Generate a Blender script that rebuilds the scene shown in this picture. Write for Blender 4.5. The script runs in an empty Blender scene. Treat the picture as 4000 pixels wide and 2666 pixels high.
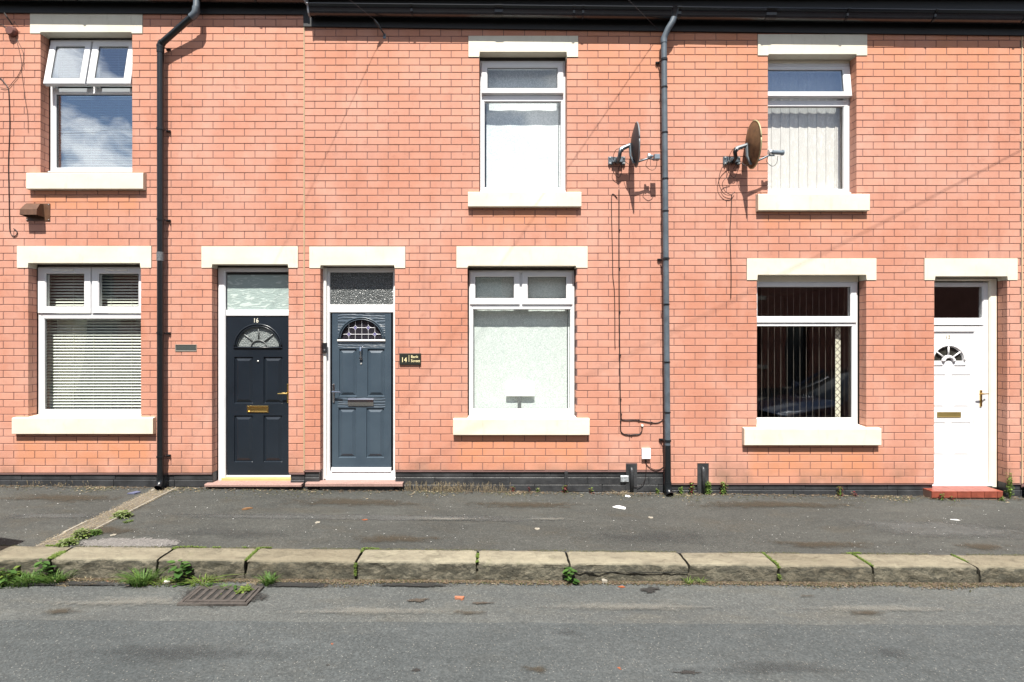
import bpy, bmesh, math, random
from mathutils import Vector, Matrix, noise
random.seed(7)
S = bpy.context.scene
COL = S.collection
R = math.radians
PI = math.pi
# ------------------------------------------------------------------ camera
CAMD, CAMH, FPX, VX, VY = 5.6, 1.67, 1904.0, 1930.0, 1333.0
cam_d = bpy.data.cameras.new('camera'); cam = bpy.data.objects.new('camera', cam_d); COL.objects.link(cam)
cam.location = (0, -CAMD, CAMH); cam.rotation_euler = (R(90), 0, 0)
cam_d.sensor_width = 36; cam_d.lens = FPX/4000*36; cam_d.shift_x = (2000-VX)/4000
cam_d.clip_start = 0.05; cam_d.clip_end = 2000
S.camera = cam
# ------------------------------------------------------------------ world and sun
SUN_AZ, SUN_EL = R(5.0), R(61.5)      # azimuth measured from -Y towards -X
w = bpy.data.worlds.new('World'); S.world = w; w.use_nodes = True
nt = w.node_tree; nt.nodes.clear()
wo = nt.nodes.new('ShaderNodeOutputWorld'); bg = nt.nodes.new('ShaderNodeBackground')
sky = nt.nodes.new('ShaderNodeTexSky'); sky.sky_type = 'NISHITA'; sky.sun_disc = False
sky.sun_elevation = SUN_EL; sky.sun_rotation = R(180)+SUN_AZ
sky.air_density = 1.0; sky.dust_density = 0.6; sky.ozone_density = 1.5
tc = nt.nodes.new('ShaderNodeTexCoord'); mp = nt.nodes.new('ShaderNodeMapping')
mp.inputs['Scale'].default_value = (1.0, 1.0, 2.2); mp.inputs['Location'].default_value = (1.35, 0.7, 0.50)
nz = nt.nodes.new('ShaderNodeTexNoise'); nz.inputs['Scale'].default_value = 3.6; nz.inputs['Detail'].default_value = 9
nz.inputs['Roughness'].default_value = 0.56; nz.inputs['Distortion'].default_value = 0.3
rp = nt.nodes.new('ShaderNodeValToRGB')
rp.color_ramp.elements[0].position = 0.49; rp.color_ramp.elements[0].color = (0, 0, 0, 1)
rp.color_ramp.elements[1].position = 0.575; rp.color_ramp.elements[1].color = (1, 1, 1, 1)
mx = nt.nodes.new('ShaderNodeMix'); mx.data_type = 'RGBA'
mx.inputs[7].default_value = (14.5, 14.8, 15.2, 1)
L = nt.links.new
L(tc.outputs['Generated'], mp.inputs['Vector']); L(mp.outputs[0], nz.inputs['Vector'])
L(nz.outputs['Fac'], rp.inputs['Fac']); L(rp.outputs['Color'], mx.inputs[0]); L(sky.outputs[0], mx.inputs[6])
L(mx.outputs[2], bg.inputs['Color']); bg.inputs['Strength'].default_value = 0.052; L(bg.outputs[0], wo.inputs['Surface'])
sd = bpy.data.lights.new('sun', 'SUN'); sun = bpy.data.objects.new('sun', sd); COL.objects.link(sun)
sd.energy = 5.0; sd.angle = R(0.53); sd.color = (1.0, 0.955, 0.88)
sv = Vector((-math.sin(SUN_AZ)*math.cos(SUN_EL), -math.cos(SUN_AZ)*math.cos(SUN_EL), math.sin(SUN_EL)))
sun.rotation_euler = sv.to_track_quat('Z', 'Y').to_euler(); sun.location = (-3, -12, 20)
vs = S.view_settings; vs.view_transform = 'Standard'; vs.look = 'None'; vs.exposure = 1.15; vs.gamma = 1.0
vs.use_curve_mapping = False

# ------------------------------------------------------------------ helpers
def wx(px, y=0.0): return (px-VX)/FPX*(CAMD+y)
def wz(py, y=0.0): return CAMH-(py-VY)/FPX*(CAMD+y)
def z_wall(x): return -0.0587-0.01172*x
def z_kerb(x): return -0.0926-0.0093*x
KB, KF = -1.51, -1.735
def z_pave(x, y):
    t = min(1, max(0, -y/-KB)) if KB else 0
    t = min(1.0, max(0.0, y/KB)); return z_wall(x)*(1-t)+z_kerb(x)*t
def z_road(x, y):
    return -0.232-0.0055*x+0.012*min(1.6, max(0, (KF-y)))
def gpt(px, py, surf='pave'):
    """place on the ground a thing seen at a given spot of the photograph"""
    d = 4.5
    for _ in range(12):
        x = (px-VX)/FPX*d; y = d-CAMD
        z = z_pave(x, y) if surf == 'pave' else z_road(x, y)
        d = (CAMH-z)*FPX/(py-VY)
    return Vector(((px-VX)/FPX*d, d-CAMD, z))

class M:
    """material builder"""
    def __init__(s, name, color=(.5,.5,.5), rough=.6, metal=0.0, spec=.5, coat=0.0):
        s.m = bpy.data.materials.new(name); s.m.use_nodes = True; s.n = s.m.node_tree.nodes; s.l = s.m.node_tree.links.new
        s.b = s.n['Principled BSDF']; s.out = s.n['Material Output']
        s.b.inputs['Base Color'].default_value = (*color, 1); s.b.inputs['Roughness'].default_value = rough
        s.b.inputs['Metallic'].default_value = metal; s.b.inputs['Specular IOR Level'].default_value = spec
        s.b.inputs['Coat Weight'].default_value = coat
        s.col = None
    def node(s, t, **k):
        n = s.n.new(t)
        for a, v in k.items(): setattr(n, a, v)
        return n
    def pos(s, scale=(1,1,1), loc=(0,0,0), space='pos'):
        m = s.node('ShaderNodeMapping'); m.inputs['Scale'].default_value = scale; m.inputs['Location'].default_value = loc
        if space == 'pos': s.l(s.node('ShaderNodeNewGeometry').outputs['Position'], m.inputs[0])
        else: s.l(s.node('ShaderNodeTexCoord').outputs['Object'], m.inputs[0])
        return m.outputs[0]
    def noise(s, scale, detail=5, rough=.55, vec=None, dist=0):
        n = s.node('ShaderNodeTexNoise'); n.inputs['Scale'].default_value = scale; n.inputs['Detail'].default_value = detail
        n.inputs['Roughness'].default_value = rough; n.inputs['Distortion'].default_value = dist
        s.l(vec or s.pos(), n.inputs['Vector']); return n.outputs['Fac']
    def vor(s, scale, vec=None, feature='F1', out='Distance'):
        n = s.node('ShaderNodeTexVoronoi', feature=feature); n.inputs['Scale'].default_value = scale
        s.l(vec or s.pos(), n.inputs['Vector']); return n.outputs[out]
    def ramp(s, fac, a, b, lo=0, hi=1):
        r = s.node('ShaderNodeMapRange'); r.inputs[1].default_value = a; r.inputs[2].default_value = b
        r.inputs[3].default_value = lo; r.inputs[4].default_value = hi; s.l(fac, r.inputs[0]); return r.outputs[0]
    def mix(s, fac, a, b, blend='MIX'):
        m = s.node('ShaderNodeMix', data_type='RGBA', blend_type=blend)
        for sock, v in ((m.inputs[0], fac), (m.inputs[6], a), (m.inputs[7], b)):
            if hasattr(v, 'is_output') or isinstance(v, bpy.types.NodeSocket): s.l(v, sock)
            elif isinstance(v, (int, float)): sock.default_value = v
            else: sock.default_value = (*v, 1)
        return m.outputs[2]
    def math(s, op, a, b=0.0):
        m = s.node('ShaderNodeMath', operation=op)
        for i, v in enumerate((a, b)):
            if isinstance(v, bpy.types.NodeSocket): s.l(v, m.inputs[i])
            else: m.inputs[i].default_value = v
        return m.outputs[0]
    def color(s, c): s.l(c, s.b.inputs['Base Color']); return s
    def rough(s, c): s.l(c, s.b.inputs['Roughness']); return s
    def bump(s, h, strength=.3, dist=.01):
        b = s.node('ShaderNodeBump'); b.inputs['Strength'].default_value = strength; b.inputs['Distance'].default_value = dist
        s.l(h, b.inputs['Height']); s.l(b.outputs[0], s.b.inputs['Normal']); return s

def faded(m, lo=.05, hi=.30, amt=1.0, sc=22, src=None):
    a = m.node('ShaderNodeAttribute'); a.attribute_name = 'edge'
    f = m.math('ADD', a.outputs['Fac'], m.math('MULTIPLY', m.math('SUBTRACT', m.noise(sc, 7, .72), .5), 1.5))
    t = m.node('ShaderNodeBsdfTransparent'); ms = m.node('ShaderNodeMixShader'); m.l(m.ramp(f, lo, hi, 0, amt), ms.inputs[0])
    m.l(t.outputs[0], ms.inputs[1]); m.l(m.b.outputs[0], ms.inputs[2]); m.l(ms.outputs[0], m.out.inputs[0]); return m
def simple(name, color, rough=.6, metal=0, spec=.5, var=.12, vs_=6, bump=0, bs=60, coat=0):
    m = M(name, color, rough, metal, spec, coat)
    f = m.ramp(m.noise(vs_, 6), .3, .7)
    m.color(m.mix(f, tuple(c*(1-var) for c in color), tuple(min(1, c*(1+var)) for c in color)))
    if bump: m.bump(m.noise(bs, 5), bump, .004)
    return m.m

def tag(o, label=None, cat=None, group=None, kind=None):
    if label: o['label'] = label
    if cat: o['category'] = cat
    if group: o['group'] = group
    if kind: o['kind'] = kind
    return o
def empty(name, loc, label, cat, group=None):
    o = bpy.data.objects.new(name, None); o.empty_display_size = .1; o.location = loc; COL.objects.link(o)
    return tag(o, label, cat, group)
def link(name, me, mat=None, parent=None, loc=None):
    o = bpy.data.objects.new(name, me)
    if mat and not me.materials: me.materials.append(mat)
    COL.objects.link(o)
    if parent is not None:
        o.parent = parent
        p = Vector((0,0,0)); q = parent
        while q is not None: p += q.location; q = q.parent
        o.location = (Vector(loc) if loc is not None else Vector((0,0,0)))-p
    elif loc is not None: o.location = loc
    return o
class B:
    """mesh collector in world coordinates"""
    def __init__(s): s.v = []; s.f = []
    def add(s, vs, fs):
        n = len(s.v); s.v += [tuple(p) for p in vs]; s.f += [tuple(i+n for i in f) for f in fs]; return s
    def box(s, x0, x1, y0, y1, z0, z1, c=0.0):
        if x1 < x0: x0, x1 = x1, x0
        if z1 < z0: z0, z1 = z1, z0
        if y1 < y0: y0, y1 = y1, y0
        if c <= 0:
            s.add([(x0,y0,z0),(x1,y0,z0),(x1,y1,z0),(x0,y1,z0),(x0,y0,z1),(x1,y0,z1),(x1,y1,z1),(x0,y1,z1)],
                  [(0,3,2,1),(4,5,6,7),(0,1,5,4),(1,2,6,5),(2,3,7,6),(3,0,4,7)])
        else:   # front edges chamfered
            s.add([(x0,y1,z0),(x1,y1,z0),(x1,y1,z1),(x0,y1,z1),
                   (x0,y0+c,z0),(x1,y0+c,z0),(x1,y0+c,z1),(x0,y0+c,z1),
                   (x0+c,y0,z0+c),(x1-c,y0,z0+c),(x1-c,y0,z1-c),(x0+c,y0,z1-c)],
                  [(0,3,2,1),(0,1,5,4),(1,2,6,5),(2,3,7,6),(3,0,4,7),(4,5,9,8),(5,6,10,9),(6,7,11,10),(7,4,8,11),(8,9,10,11)])
        return s
    def prism(s, poly, y0, y1):
        n = len(poly); vs = [(x,y0,z) for x,z in poly]+[(x,y1,z) for x,z in poly]
        fs = [tuple(range(n)), tuple(range(2*n-1, n-1, -1))]+[((i+1)%n, i, i+n, (i+1)%n+n) for i in range(n)]
        return s.add(vs, fs)
    def extr_x(s, poly, x0, x1, dz=0):
        n = len(poly); vs = [(x0,y,z) for y,z in poly]+[(x1,y,z+dz) for y,z in poly]
        fs = [tuple(range(n-1,-1,-1)), tuple(range(n, 2*n))]+[(i, (i+1)%n, (i+1)%n+n, i+n) for i in range(n)]
        return s.add(vs, fs)
    def tube(s, pts, r, n=8, cap=True):
        pts = [Vector(p) for p in pts]; rings = []; up = Vector((0,0,1)); prev = None
        for i, p in enumerate(pts):
            t = ((pts[min(i+1, len(pts)-1)]-p).normalized()+(p-pts[max(i-1, 0)]).normalized())
            t = t.normalized() if t.length > 1e-6 else Vector((0,0,1))
            if prev is None:
                a = t.cross(Vector((0,1,0.01)) if abs(t.y) < .9 else Vector((1,0,0))).normalized()
            else:
                a = (prev-t*prev.dot(t)).normalized()
            prev = a; b = t.cross(a)
            rr = r[i] if isinstance(r, (list, tuple)) else r
            rings.append([p+(a*math.cos(2*PI*k/n)+b*math.sin(2*PI*k/n))*rr for k in range(n)])
        vs = [q for ring in rings for q in ring]
        fs = [(i*n+k, i*n+(k+1)%n, (i+1)*n+(k+1)%n, (i+1)*n+k) for i in range(len(pts)-1) for k in range(n)]
        if cap: fs += [tuple(range(n-1,-1,-1)), tuple(range((len(pts)-1)*n, len(pts)*n))]
        return s.add(vs, fs)
    def build(s, name, mat, parent=None, loc=None, smooth=False):
        me = bpy.data.meshes.new(name)
        o0 = Vector(loc) if loc is not None else Vector((0,0,0))
        me.from_pydata([tuple(Vector(v)-o0) for v in s.v], [], s.f); me.update()
        bm = bmesh.new(); bm.from_mesh(me); bmesh.ops.recalc_face_normals(bm, faces=bm.faces); bm.to_mesh(me); bm.free()
        if smooth:
            for p in me.polygons: p.use_smooth = True
        return link(name, me, mat, parent, loc)
def autosmooth(o, ang=40):
    me = o.data
    for p in me.polygons: p.use_smooth = True
    bm = bmesh.new(); bm.from_mesh(me)
    for e in bm.edges:
        if len(e.link_faces) == 2 and e.calc_face_angle(0) > R(ang): e.smooth = False
    bm.to_mesh(me); bm.free(); return o
def slab(b, X0, X1, Z0, Z1, holes, y0, y1):
    xs = sorted({X0, X1, *[h[0] for h in holes], *[h[1] for h in holes]}); xs = [x for x in xs if X0 <= x <= X1]
    zs = sorted({Z0, Z1, *[h[2] for h in holes], *[h[3] for h in holes]}); zs = [z for z in zs if Z0 <= z <= Z1]
    nx, nzz = len(xs)-1, len(zs)-1
    def fill(i, j):
        if i < 0 or j < 0 or i >= nx or j >= nzz: return False
        cx, cz = (xs[i]+xs[i+1])/2, (zs[j]+zs[j+1])/2
        return not any(h[0] < cx < h[1] and h[2] < cz < h[3] for h in holes)
    idx = {}
    def V(i, j, k):
        if (i,j,k) not in idx:
            idx[(i,j,k)] = len(b.v); b.v.append((xs[i], y1 if k else y0, zs[j]))
        return idx[(i,j,k)]
    for i in range(nx):
        for j in range(nzz):
            if not fill(i, j): continue
            b.f.append((V(i,j,0), V(i+1,j,0), V(i+1,j+1,0), V(i,j+1,0)))
            b.f.append((V(i,j,1), V(i,j+1,1), V(i+1,j+1,1), V(i+1,j,1)))
            if not fill(i-1,j): b.f.append((V(i,j,0), V(i,j+1,0), V(i,j+1,1), V(i,j,1)))
            if not fill(i+1,j): b.f.append((V(i+1,j,0), V(i+1,j,1), V(i+1,j+1,1), V(i+1,j+1,0)))
            if not fill(i,j-1): b.f.append((V(i,j,0), V(i,j,1), V(i+1,j,1), V(i+1,j,0)))
            if not fill(i,j+1): b.f.append((V(i,j+1,0), V(i+1,j+1,0), V(i+1,j+1,1), V(i,j+1,1)))
    return b
def text_mesh(name, body, size, mat, parent, loc, extrude=.002, align='LEFT', sx=1.0):
    cu = bpy.data.curves.new('txt', 'FONT'); cu.body = body; cu.size = size; cu.extrude = extrude; cu.align_x = align
    o = bpy.data.objects.new('txt', cu); COL.objects.link(o)
    dg = bpy.context.evaluated_depsgraph_get(); me = bpy.data.meshes.new_from_object(o.evaluated_get(dg))
    bpy.data.objects.remove(o)
    me.transform(Matrix.Rotation(R(90), 4, 'X') @ Matrix.Diagonal((sx, 1, 1, 1))); me.name = name
    me.materials.clear(); me.materials.append(mat)
    return link(name, me, mat, parent, loc)

# ------------------------------------------------------------------ materials
def brick_material(name, single):
    m = M(name, rough=.75, spec=.3)
    if single: rnd = m.node('ShaderNodeObjectInfo').outputs['Random']
    else: rnd = m.node('ShaderNodeNewGeometry').outputs['Random Per Island']
    big = m.ramp(m.noise(.55, 4, .6, m.pos((1,1,1.4))), .36, .64)
    c = m.mix(big, BRICK_A, BRICK_B)
    wash = m.ramp(m.noise(2.3, 6, .65, m.pos((1,1,.6))), .45, .75, 0, .45)
    c = m.mix(wash, c, BRICK_C)
    c = m.mix(m.ramp(rnd, 0, 1, 0, .17), c, (.30,.11,.075))
    strk = m.math('MULTIPLY', m.ramp(m.noise(7, 6, .6, m.pos((1,1,.10))), .52, .72, 0, .28), m.ramp(m.noise(.8, 3), .4, .6)); c = m.mix(strk, c, (.25,.11,.08))
    blot = m.ramp(m.noise(1.6, 7, .7, m.pos((1,1,1), (3,1,7)), .8), .55, .75, 0, .35); c = m.mix(blot, c, (.36,.165,.12))
    soot = m.ramp(m.noise(9, 7, .7), .56, .78, 0, .4)
    c = m.mix(soot, c, (.19,.075,.055))
    sp = m.ramp(m.noise(140, 3, .6), .62, .72, 0, .4)
    c = m.mix(sp, c, (.24,.09,.06))
    # dirt thrown up from the pavement along the lowest courses
    sep = m.node('ShaderNodeSeparateXYZ'); m.l(m.pos(), sep.inputs[0])
    low = m.math('MULTIPLY', m.ramp(sep.outputs[2], .12, .42, 1, 0), m.ramp(m.noise(3.2, 6), .42, .65, 0, .75))
    c = m.mix(low, c, (.22,.13,.09))
    # paint kept bright where the sills and the eaves keep the rain off
    def boxm(x0, x1, z0, z1, f=.05):
        a = m.math('MULTIPLY', m.ramp(sep.outputs[0], x0-f, x0+f), m.ramp(sep.outputs[0], x1-f, x1+f, 1, 0))
        b_ = m.math('MULTIPLY', m.ramp(sep.outputs[2], z0-2*f, z0+2*f), m.ramp(sep.outputs[2], z1-f, z1+f, 1, 0)); return m.math('MULTIPLY', a, b_)
    tot = None
    for (a, c2, t, bt) in ((60, 585, 1700, 1815), (1790, 2290, 1705, 1815), (2930, 3440, 1745, 1860), (120, 540, 742, 830), (1845, 2255, 810, 880), (2980, 3390, 826, 890)):
        k = boxm(wx(a), wx(c2), wz(bt), wz(t)); tot = k if tot is None else m.math('MAXIMUM', tot, k)
    top = m.math('MULTIPLY', m.ramp(sep.outputs[2], 4.2, 5.0), m.ramp(sep.outputs[0], -1, 2, .35, .9)); tot = m.math('MAXIMUM', tot, top)
    c = m.mix(m.math('MULTIPLY', tot, m.ramp(m.noise(4, 5), .3, .6, .35, .85)), c, (.50,.215,.115))
    m.color(c); m.bump(m.noise(170, 4, .6), .25, .002); return m.m
BRICK_A, BRICK_B, BRICK_C = (.46,.20,.13), (.515,.265,.195), (.59,.38,.315)
MB1 = brick_material('painted_brick', True); MB2 = brick_material('painted_brick_mass', False)
MORTAR = simple('dark_mortar', (.17,.095,.085), .9, bump=.4)
def cream():
    m = M('cream_masonry_paint', rough=.6, spec=.3)
    c = m.mix(m.ramp(m.noise(2.5, 6, .6, m.pos((1,1,1.5))), .35, .7), (.60,.55,.44), (.68,.64,.53))
    c = m.mix(m.ramp(m.noise(16, 8, .7, m.pos((1,1,.25))), .56, .78, 0, .42), c, (.36,.31,.22))
    c = m.mix(m.ramp(m.noise(70, 4, .7), .66, .74, 0, .35), c, (.35,.27,.18))
    m.color(c); m.bump(m.noise(80, 5), .15, .003); return m.m
CREAM = cream()
def black_plinth():
    m = M('black_bitumen_paint', rough=.42, spec=.5)
    c = m.mix(m.ramp(m.noise(5, 7, .65), .35, .7), (.018,.019,.021), (.05,.052,.055))
    c = m.mix(m.ramp(m.noise(55, 5, .7), .655, .73, 0, .8), c, (.25,.22,.19))
    m.color(c); m.bump(m.noise(30, 7, .7), .5, .008); return m.m
PLINTH = black_plinth()
UPVC = simple('white_upvc', (.67,.67,.68), .28, var=.03)
UPVCD = simple('dusty_white_upvc', (.70,.69,.65), .4, var=.08, vs_=20)
GASKET = simple('black_rubber_gasket', (.015,.015,.016), .6)
BLACKP = simple('black_plastic', (.018,.019,.021), .3, var=.2)
BLACKPIPE = M('black_downpipe', (.007,.009,.011), .3).m
GREYPIPE = simple('weathered_grey_downpipe', (.075,.095,.115), .45, var=.25, vs_=9)
GUTTERM = simple('black_gutter', (.007,.008,.010), .22, var=.3, vs_=4)
FASCIA = simple('black_fascia_paint', (.003,.003,.003), .55, var=.4)
DOOR16 = simple('black_door_paint', (.010,.0145,.021), .3, var=.15, vs_=3, bump=.04, bs=90)
def door14m(grain):
    m = M('slate_blue_door_grain' if grain else 'slate_blue_door', (.05,.082,.115), .34)
    m.color(m.mix(m.ramp(m.noise(4, 5), .3, .7), (.036,.054,.074), (.048,.070,.092)))
    if grain:
        wv = m.node('ShaderNodeTexWave', wave_type='BANDS', bands_direction='Z', wave_profile='SIN'); wv.inputs['Scale'].default_value = 11
        wv.inputs['Distortion'].default_value = 9; wv.inputs['Detail'].default_value = 3; wv.inputs['Detail Scale'].default_value = .9
        m.l(m.pos((.35,1,1)), wv.inputs['Vector'])
        m.bump(wv.outputs['Fac'], .5, .008); m.b.inputs['Roughness'].default_value = .3; m.b.inputs['Specular IOR Level'].default_value = 1.0
    else: m.bump(m.noise(160, 3, .6, m.pos((1,1,.2))), .1, .002)
    return m.m
DOOR14 = door14m(False); DOOR14G = door14m(True)
BRASS = M('polished_brass', (.72,.50,.17), .25, 1.0).m
OLDBRASS = simple('aged_brass', (.36,.27,.10), .45, .7)
CHROME = M('chrome', (.6,.6,.62), .12, 1.0).m
SATIN = M('satin_metal', (.62,.62,.60), .4, .6).m
GALV = simple('galvanised_steel', (.13,.16,.185), .45, .5, var=.3, vs_=30)
DISHG = simple('dark_grey_dish', (.028,.028,.032), .5, var=.2)
DISHR = simple('rusty_dish', (.12,.065,.028), .7, var=.5, vs_=14)
RIMR = simple('yellowed_dish_rim', (.30,.28,.15), .5, var=.2, vs_=20)
RIMG = simple('grey_dish_rim', (.13,.15,.165), .45)
CABLE = simple('black_cable', (.012,.007,.007), .5)
CABLEW = simple('pale_cable_clip', (.6,.6,.56), .5)
IRON = simple('rusty_cast_iron', (.05,.043,.038), .8, var=.4, vs_=25, bump=.5)
WOODCR = simple('ivory_timber_frame', (.72,.67,.56), .5, var=.06)
GOLDS = simple('gold_threshold_strip', (.50,.37,.15), .4, .0, var=.08)
PINKST = simple('pink_stone_step', (.27,.17,.145), .85, var=.25, vs_=60, bump=.6, bs=120)
REDTILE = simple('red_quarry_tile', (.21,.052,.032), .4, var=.25, vs_=14)
BROWNP = simple('brown_vent_plastic', (.10,.05,.028), .4, var=.2, vs_=20)
BEIGE = simple('beige_sealant', (.62,.50,.30), .7)
SIGNB = simple('black_slate_sign', (.02,.022,.018), .35, var=.1)
GOLDT = M('pale_gold_lettering', (.85,.74,.42), .5).m
NUMW = M('cream_numerals', (.74,.71,.60), .4).m
NUMB = M('faded_brass_numerals', (.42,.36,.22), .4, .3).m
WHITEB = simple('white_plastic_box', (.72,.75,.78), .35, var=.04)
PAPER = simple('white_paper', (.82,.82,.80), .8, var=.05)
ROOMW = simple('dim_room_wall', (.22,.19,.16), .9)
ROOMF = simple('brown_carpet', (.10,.07,.05), .95)
SLATM = M('cream_blind_slat', (.66,.68,.60), .45).m
VANED = M('grey_blind_vane', (.30,.26,.22), .8).m
def vcream():
    m = M('cream_fabric_vane', (.62,.57,.52), .85)
    n_ = m.noise(38, 5, .6, m.pos((1,1,.28)), 1.2)
    m.color(m.mix(m.ramp(n_, .5, .62), (.66,.62,.58), (.77,.74,.70))); m.bump(n_, .5, .01); return m.m
VANEC = vcream()
def net(name, sc, a, b):
    m = M(name, (.8,.82,.80), .9)
    v = m.vor(sc, m.pos((1,1,1)), 'SMOOTH_F1'); n_ = m.noise(sc*1.4, 3, .5, None, 2.5)
    pat = m.ramp(m.math('SINE', m.math('MULTIPLY', m.math('ADD', v, n_), 22)), -.2, .3)
    m.color(m.mix(pat, a, b))
    tr = m.node('ShaderNodeBsdfTransparent'); ms = m.node('ShaderNodeMixShader')
    m.l(m.ramp(pat, 0, 1, .78, .9), ms.inputs[0]); m.l(tr.outputs[0], ms.inputs[1]); m.l(m.b.outputs[0], ms.inputs[2])
    m.l(ms.outputs[0], m.out.inputs[0]); return m.m
NETL = net('lace_net_curtain', 24, (.68,.76,.73), (.84,.88,.86))
NETU = net('voile_curtain', 13, (.76,.82,.83), (.85,.88,.89))
CURT = simple('sheer_curtain', (.55,.55,.46), .9)
def lace():
    m = M('patterned_lace_strip', (.7,.66,.52), .9)
    sep = m.node('ShaderNodeSeparateXYZ'); m.l(m.pos((40,1,40)), sep.inputs[0])
    a = m.math('SINE', m.math('ADD', sep.outputs[0], sep.outputs[2])); b_ = m.math('SINE', m.math('SUBTRACT', sep.outputs[0], sep.outputs[2]))
    f = m.ramp(m.math('MINIMUM', m.math('ABSOLUTE', a), m.math('ABSOLUTE', b_)), .15, .3)
    m.color(m.mix(f, (.08,.06,.05), (.72,.68,.55))); return m.m
LACE = lace()
def glass(name, refl, tint=(.985,.995,.99), rough=0.0, bumpy=0, wavy=0.0):
    m = M(name); g = m.node('ShaderNodeBsdfGlossy'); g.inputs['Roughness'].default_value = rough; g.inputs['Color'].default_value = (.95,.97,1,1)
    t = m.node('ShaderNodeBsdfTransparent'); t.inputs[0].default_value = (*tint, 1)
    lw = m.node('ShaderNodeLayerWeight'); lw.inputs[0].default_value = .5
    f0 = ((refl-1)/(refl+1))**2
    fac = m.math('ADD', f0, m.math('MULTIPLY', m.math('POWER', lw.outputs['Facing'], 5.0), 1-f0))
    ms = m.node('ShaderNodeMixShader'); m.l(fac, ms.inputs[0]); m.l(t.outputs[0], ms.inputs[1]); m.l(g.outputs[0], ms.inputs[2])
    if bumpy or wavy:
        b_ = m.node('ShaderNodeBump'); b_.inputs['Strength'].default_value = 1.0 if bumpy else wavy
        b_.inputs['Distance'].default_value = .004 if bumpy else .02
        m.l(m.vor(bumpy, None, 'SMOOTH_F1') if bumpy else m.noise(1.7, 2), b_.inputs['Height']); m.l(b_.outputs[0], g.inputs['Normal'])
    m.n.remove(m.b); m.l(ms.outputs[0], m.out.inputs[0]); return m.m
GLASS = glass('window_glass', 1.75, wavy=.05); GLASSM = glass('mirror_like_window_glass', 3.4, (.86,.90,.92), wavy=.08)
GLASSD = glass('front_window_glass', 1.65, (.97,.98,.975), wavy=.03)
def obscure(name, a, b, sc=90):
    m = M(name, a, .25); n_ = m.vor(sc, None, 'SMOOTH_F1')
    m.color(m.mix(m.ramp(m.noise(sc*1.2, 4, .7), .52, .64), a, b)); m.bump(n_, .9, .01); return m.m
OBSC = obscure('stippled_obscure_glass', (.055,.06,.06), (.27,.29,.29)); OBSC16 = obscure('patterned_fanlight_glass', (.13,.15,.15), (.42,.44,.42), 120)
def film():
    m = M('frosted_film_glass', (.36,.42,.40), .3)
    wv = m.noise(5, 3, .5, m.pos((1,1,3)), 2.5)
    m.color(m.mix(m.ramp(wv, .56, .62), (.30,.37,.35), (.46,.53,.50))); m.bump(wv, .3, .02); return m.m
FILM = film()
LEAD = M('pale_leading', (.55,.55,.57), .45, .3).m
DARKG = M('dark_stained_glass', (.022,.02,.026), .12).m
BLUEG = M('blue_stained_glass', (.035,.02,.20), .15).m
def tarmac(name, a, b, warm, sp=.35, bump=.5, fade=None):
    m = M(name, rough=.85, spec=.35)
    c = m.mix(m.ramp(m.noise(.9, 7, .6, m.pos((.7,1.6,1))), .35, .66), a, b)
    c = m.mix(m.ramp(m.noise(2.1, 7, .65, m.pos((.8,1.8,1))), .52, .72, 0, .5), c, warm)
    agg = m.node('ShaderNodeTexVoronoi'); agg.inputs['Scale'].default_value = 105; m.l(m.pos(), agg.inputs['Vector'])
    cell = m.node('ShaderNodeSeparateColor'); m.l(agg.outputs['Color'], cell.inputs[0])
    c = m.mix(m.ramp(cell.outputs[0], 0, 1, 0, .6), c, tuple(x*.4 for x in a))
    c = m.mix(m.ramp(m.noise(60, 6, .8), .5, .72, 0, .55), c, tuple(min(1,x*1.9) for x in b))
    chips = m.math('MULTIPLY', m.ramp(cell.outputs[1], .90, .97), m.ramp(agg.outputs['Distance'], .25, .45, 1, 0))
    c = m.mix(m.math('MULTIPLY', chips, sp*1.3), c, (.30,.29,.26))
    ag2 = m.node('ShaderNodeTexVoronoi'); ag2.inputs['Scale'].default_value = 42; m.l(m.pos(), ag2.inputs['Vector'])
    c2 = m.node('ShaderNodeSeparateColor'); m.l(ag2.outputs['Color'], c2.inputs[0])
    big = m.math('MULTIPLY', m.ramp(c2.outputs[2], .975, .985), m.ramp(ag2.outputs['Distance'], .12, .2, 1, 0))
    c = m.mix(m.math('MULTIPLY', big, .3), c, (.36,.35,.32))
    c = m.mix(m.ramp(m.noise(5.5, 8, .72, m.pos((.7,1.5,1)), .4), .5, .78, 0, .5), c, tuple(x*.62 for x in a))
    c = m.mix(m.ramp(m.noise(4.1, 8, .7, m.pos((.6,2,1), (5,3,0)), .4), .56, .78, 0, .4), c, tuple(min(1,x*1.5) for x in b))
    m.color(c)
    h = m.math('ADD', m.math('MULTIPLY', m.noise(120, 5, .7), .5), m.math('MULTIPLY', cell.outputs[0], .5))
    m.bump(h, bump, .008)
    if fade: faded(m, *fade)
    return m.m
PAVEM = tarmac('pavement_tarmac', (.039,.041,.038), (.066,.068,.062), (.060,.049,.031), .25, .5)
ROADM = tarmac('road_tarmac', (.066,.072,.072), (.096,.101,.096), (.105,.098,.078), .45, .7)
ROADD = tarmac('newer_road_tarmac', (.050,.058,.060), (.074,.082,.083), (.070,.070,.062), .4, .8)
PATCHM = tarmac('coarse_grey_patch', (.13,.125,.12), (.19,.18,.17), (.14,.13,.12), .5, .9, (.0, .12, 1, 30))
STAINM = faded(M('dark_stain', (.022,.022,.021), .6), .15, .4, .95, 40).m; BROWNST = faded(M('brown_stain', (.05,.04,.03), .8), .15, .4, .95, 35).m
DIRT = faded(M('brown_dirt_film', (.045,.034,.020), .95), .3, .8, .6, 13).m; GREYD = faded(M('dark_wear_film', (.03,.032,.033), .9), .3, .9, .33, 10).m; PALED = faded(M('pale_grit_film', (.17,.165,.145), .95), .35, .9, .5, 26).m
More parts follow.
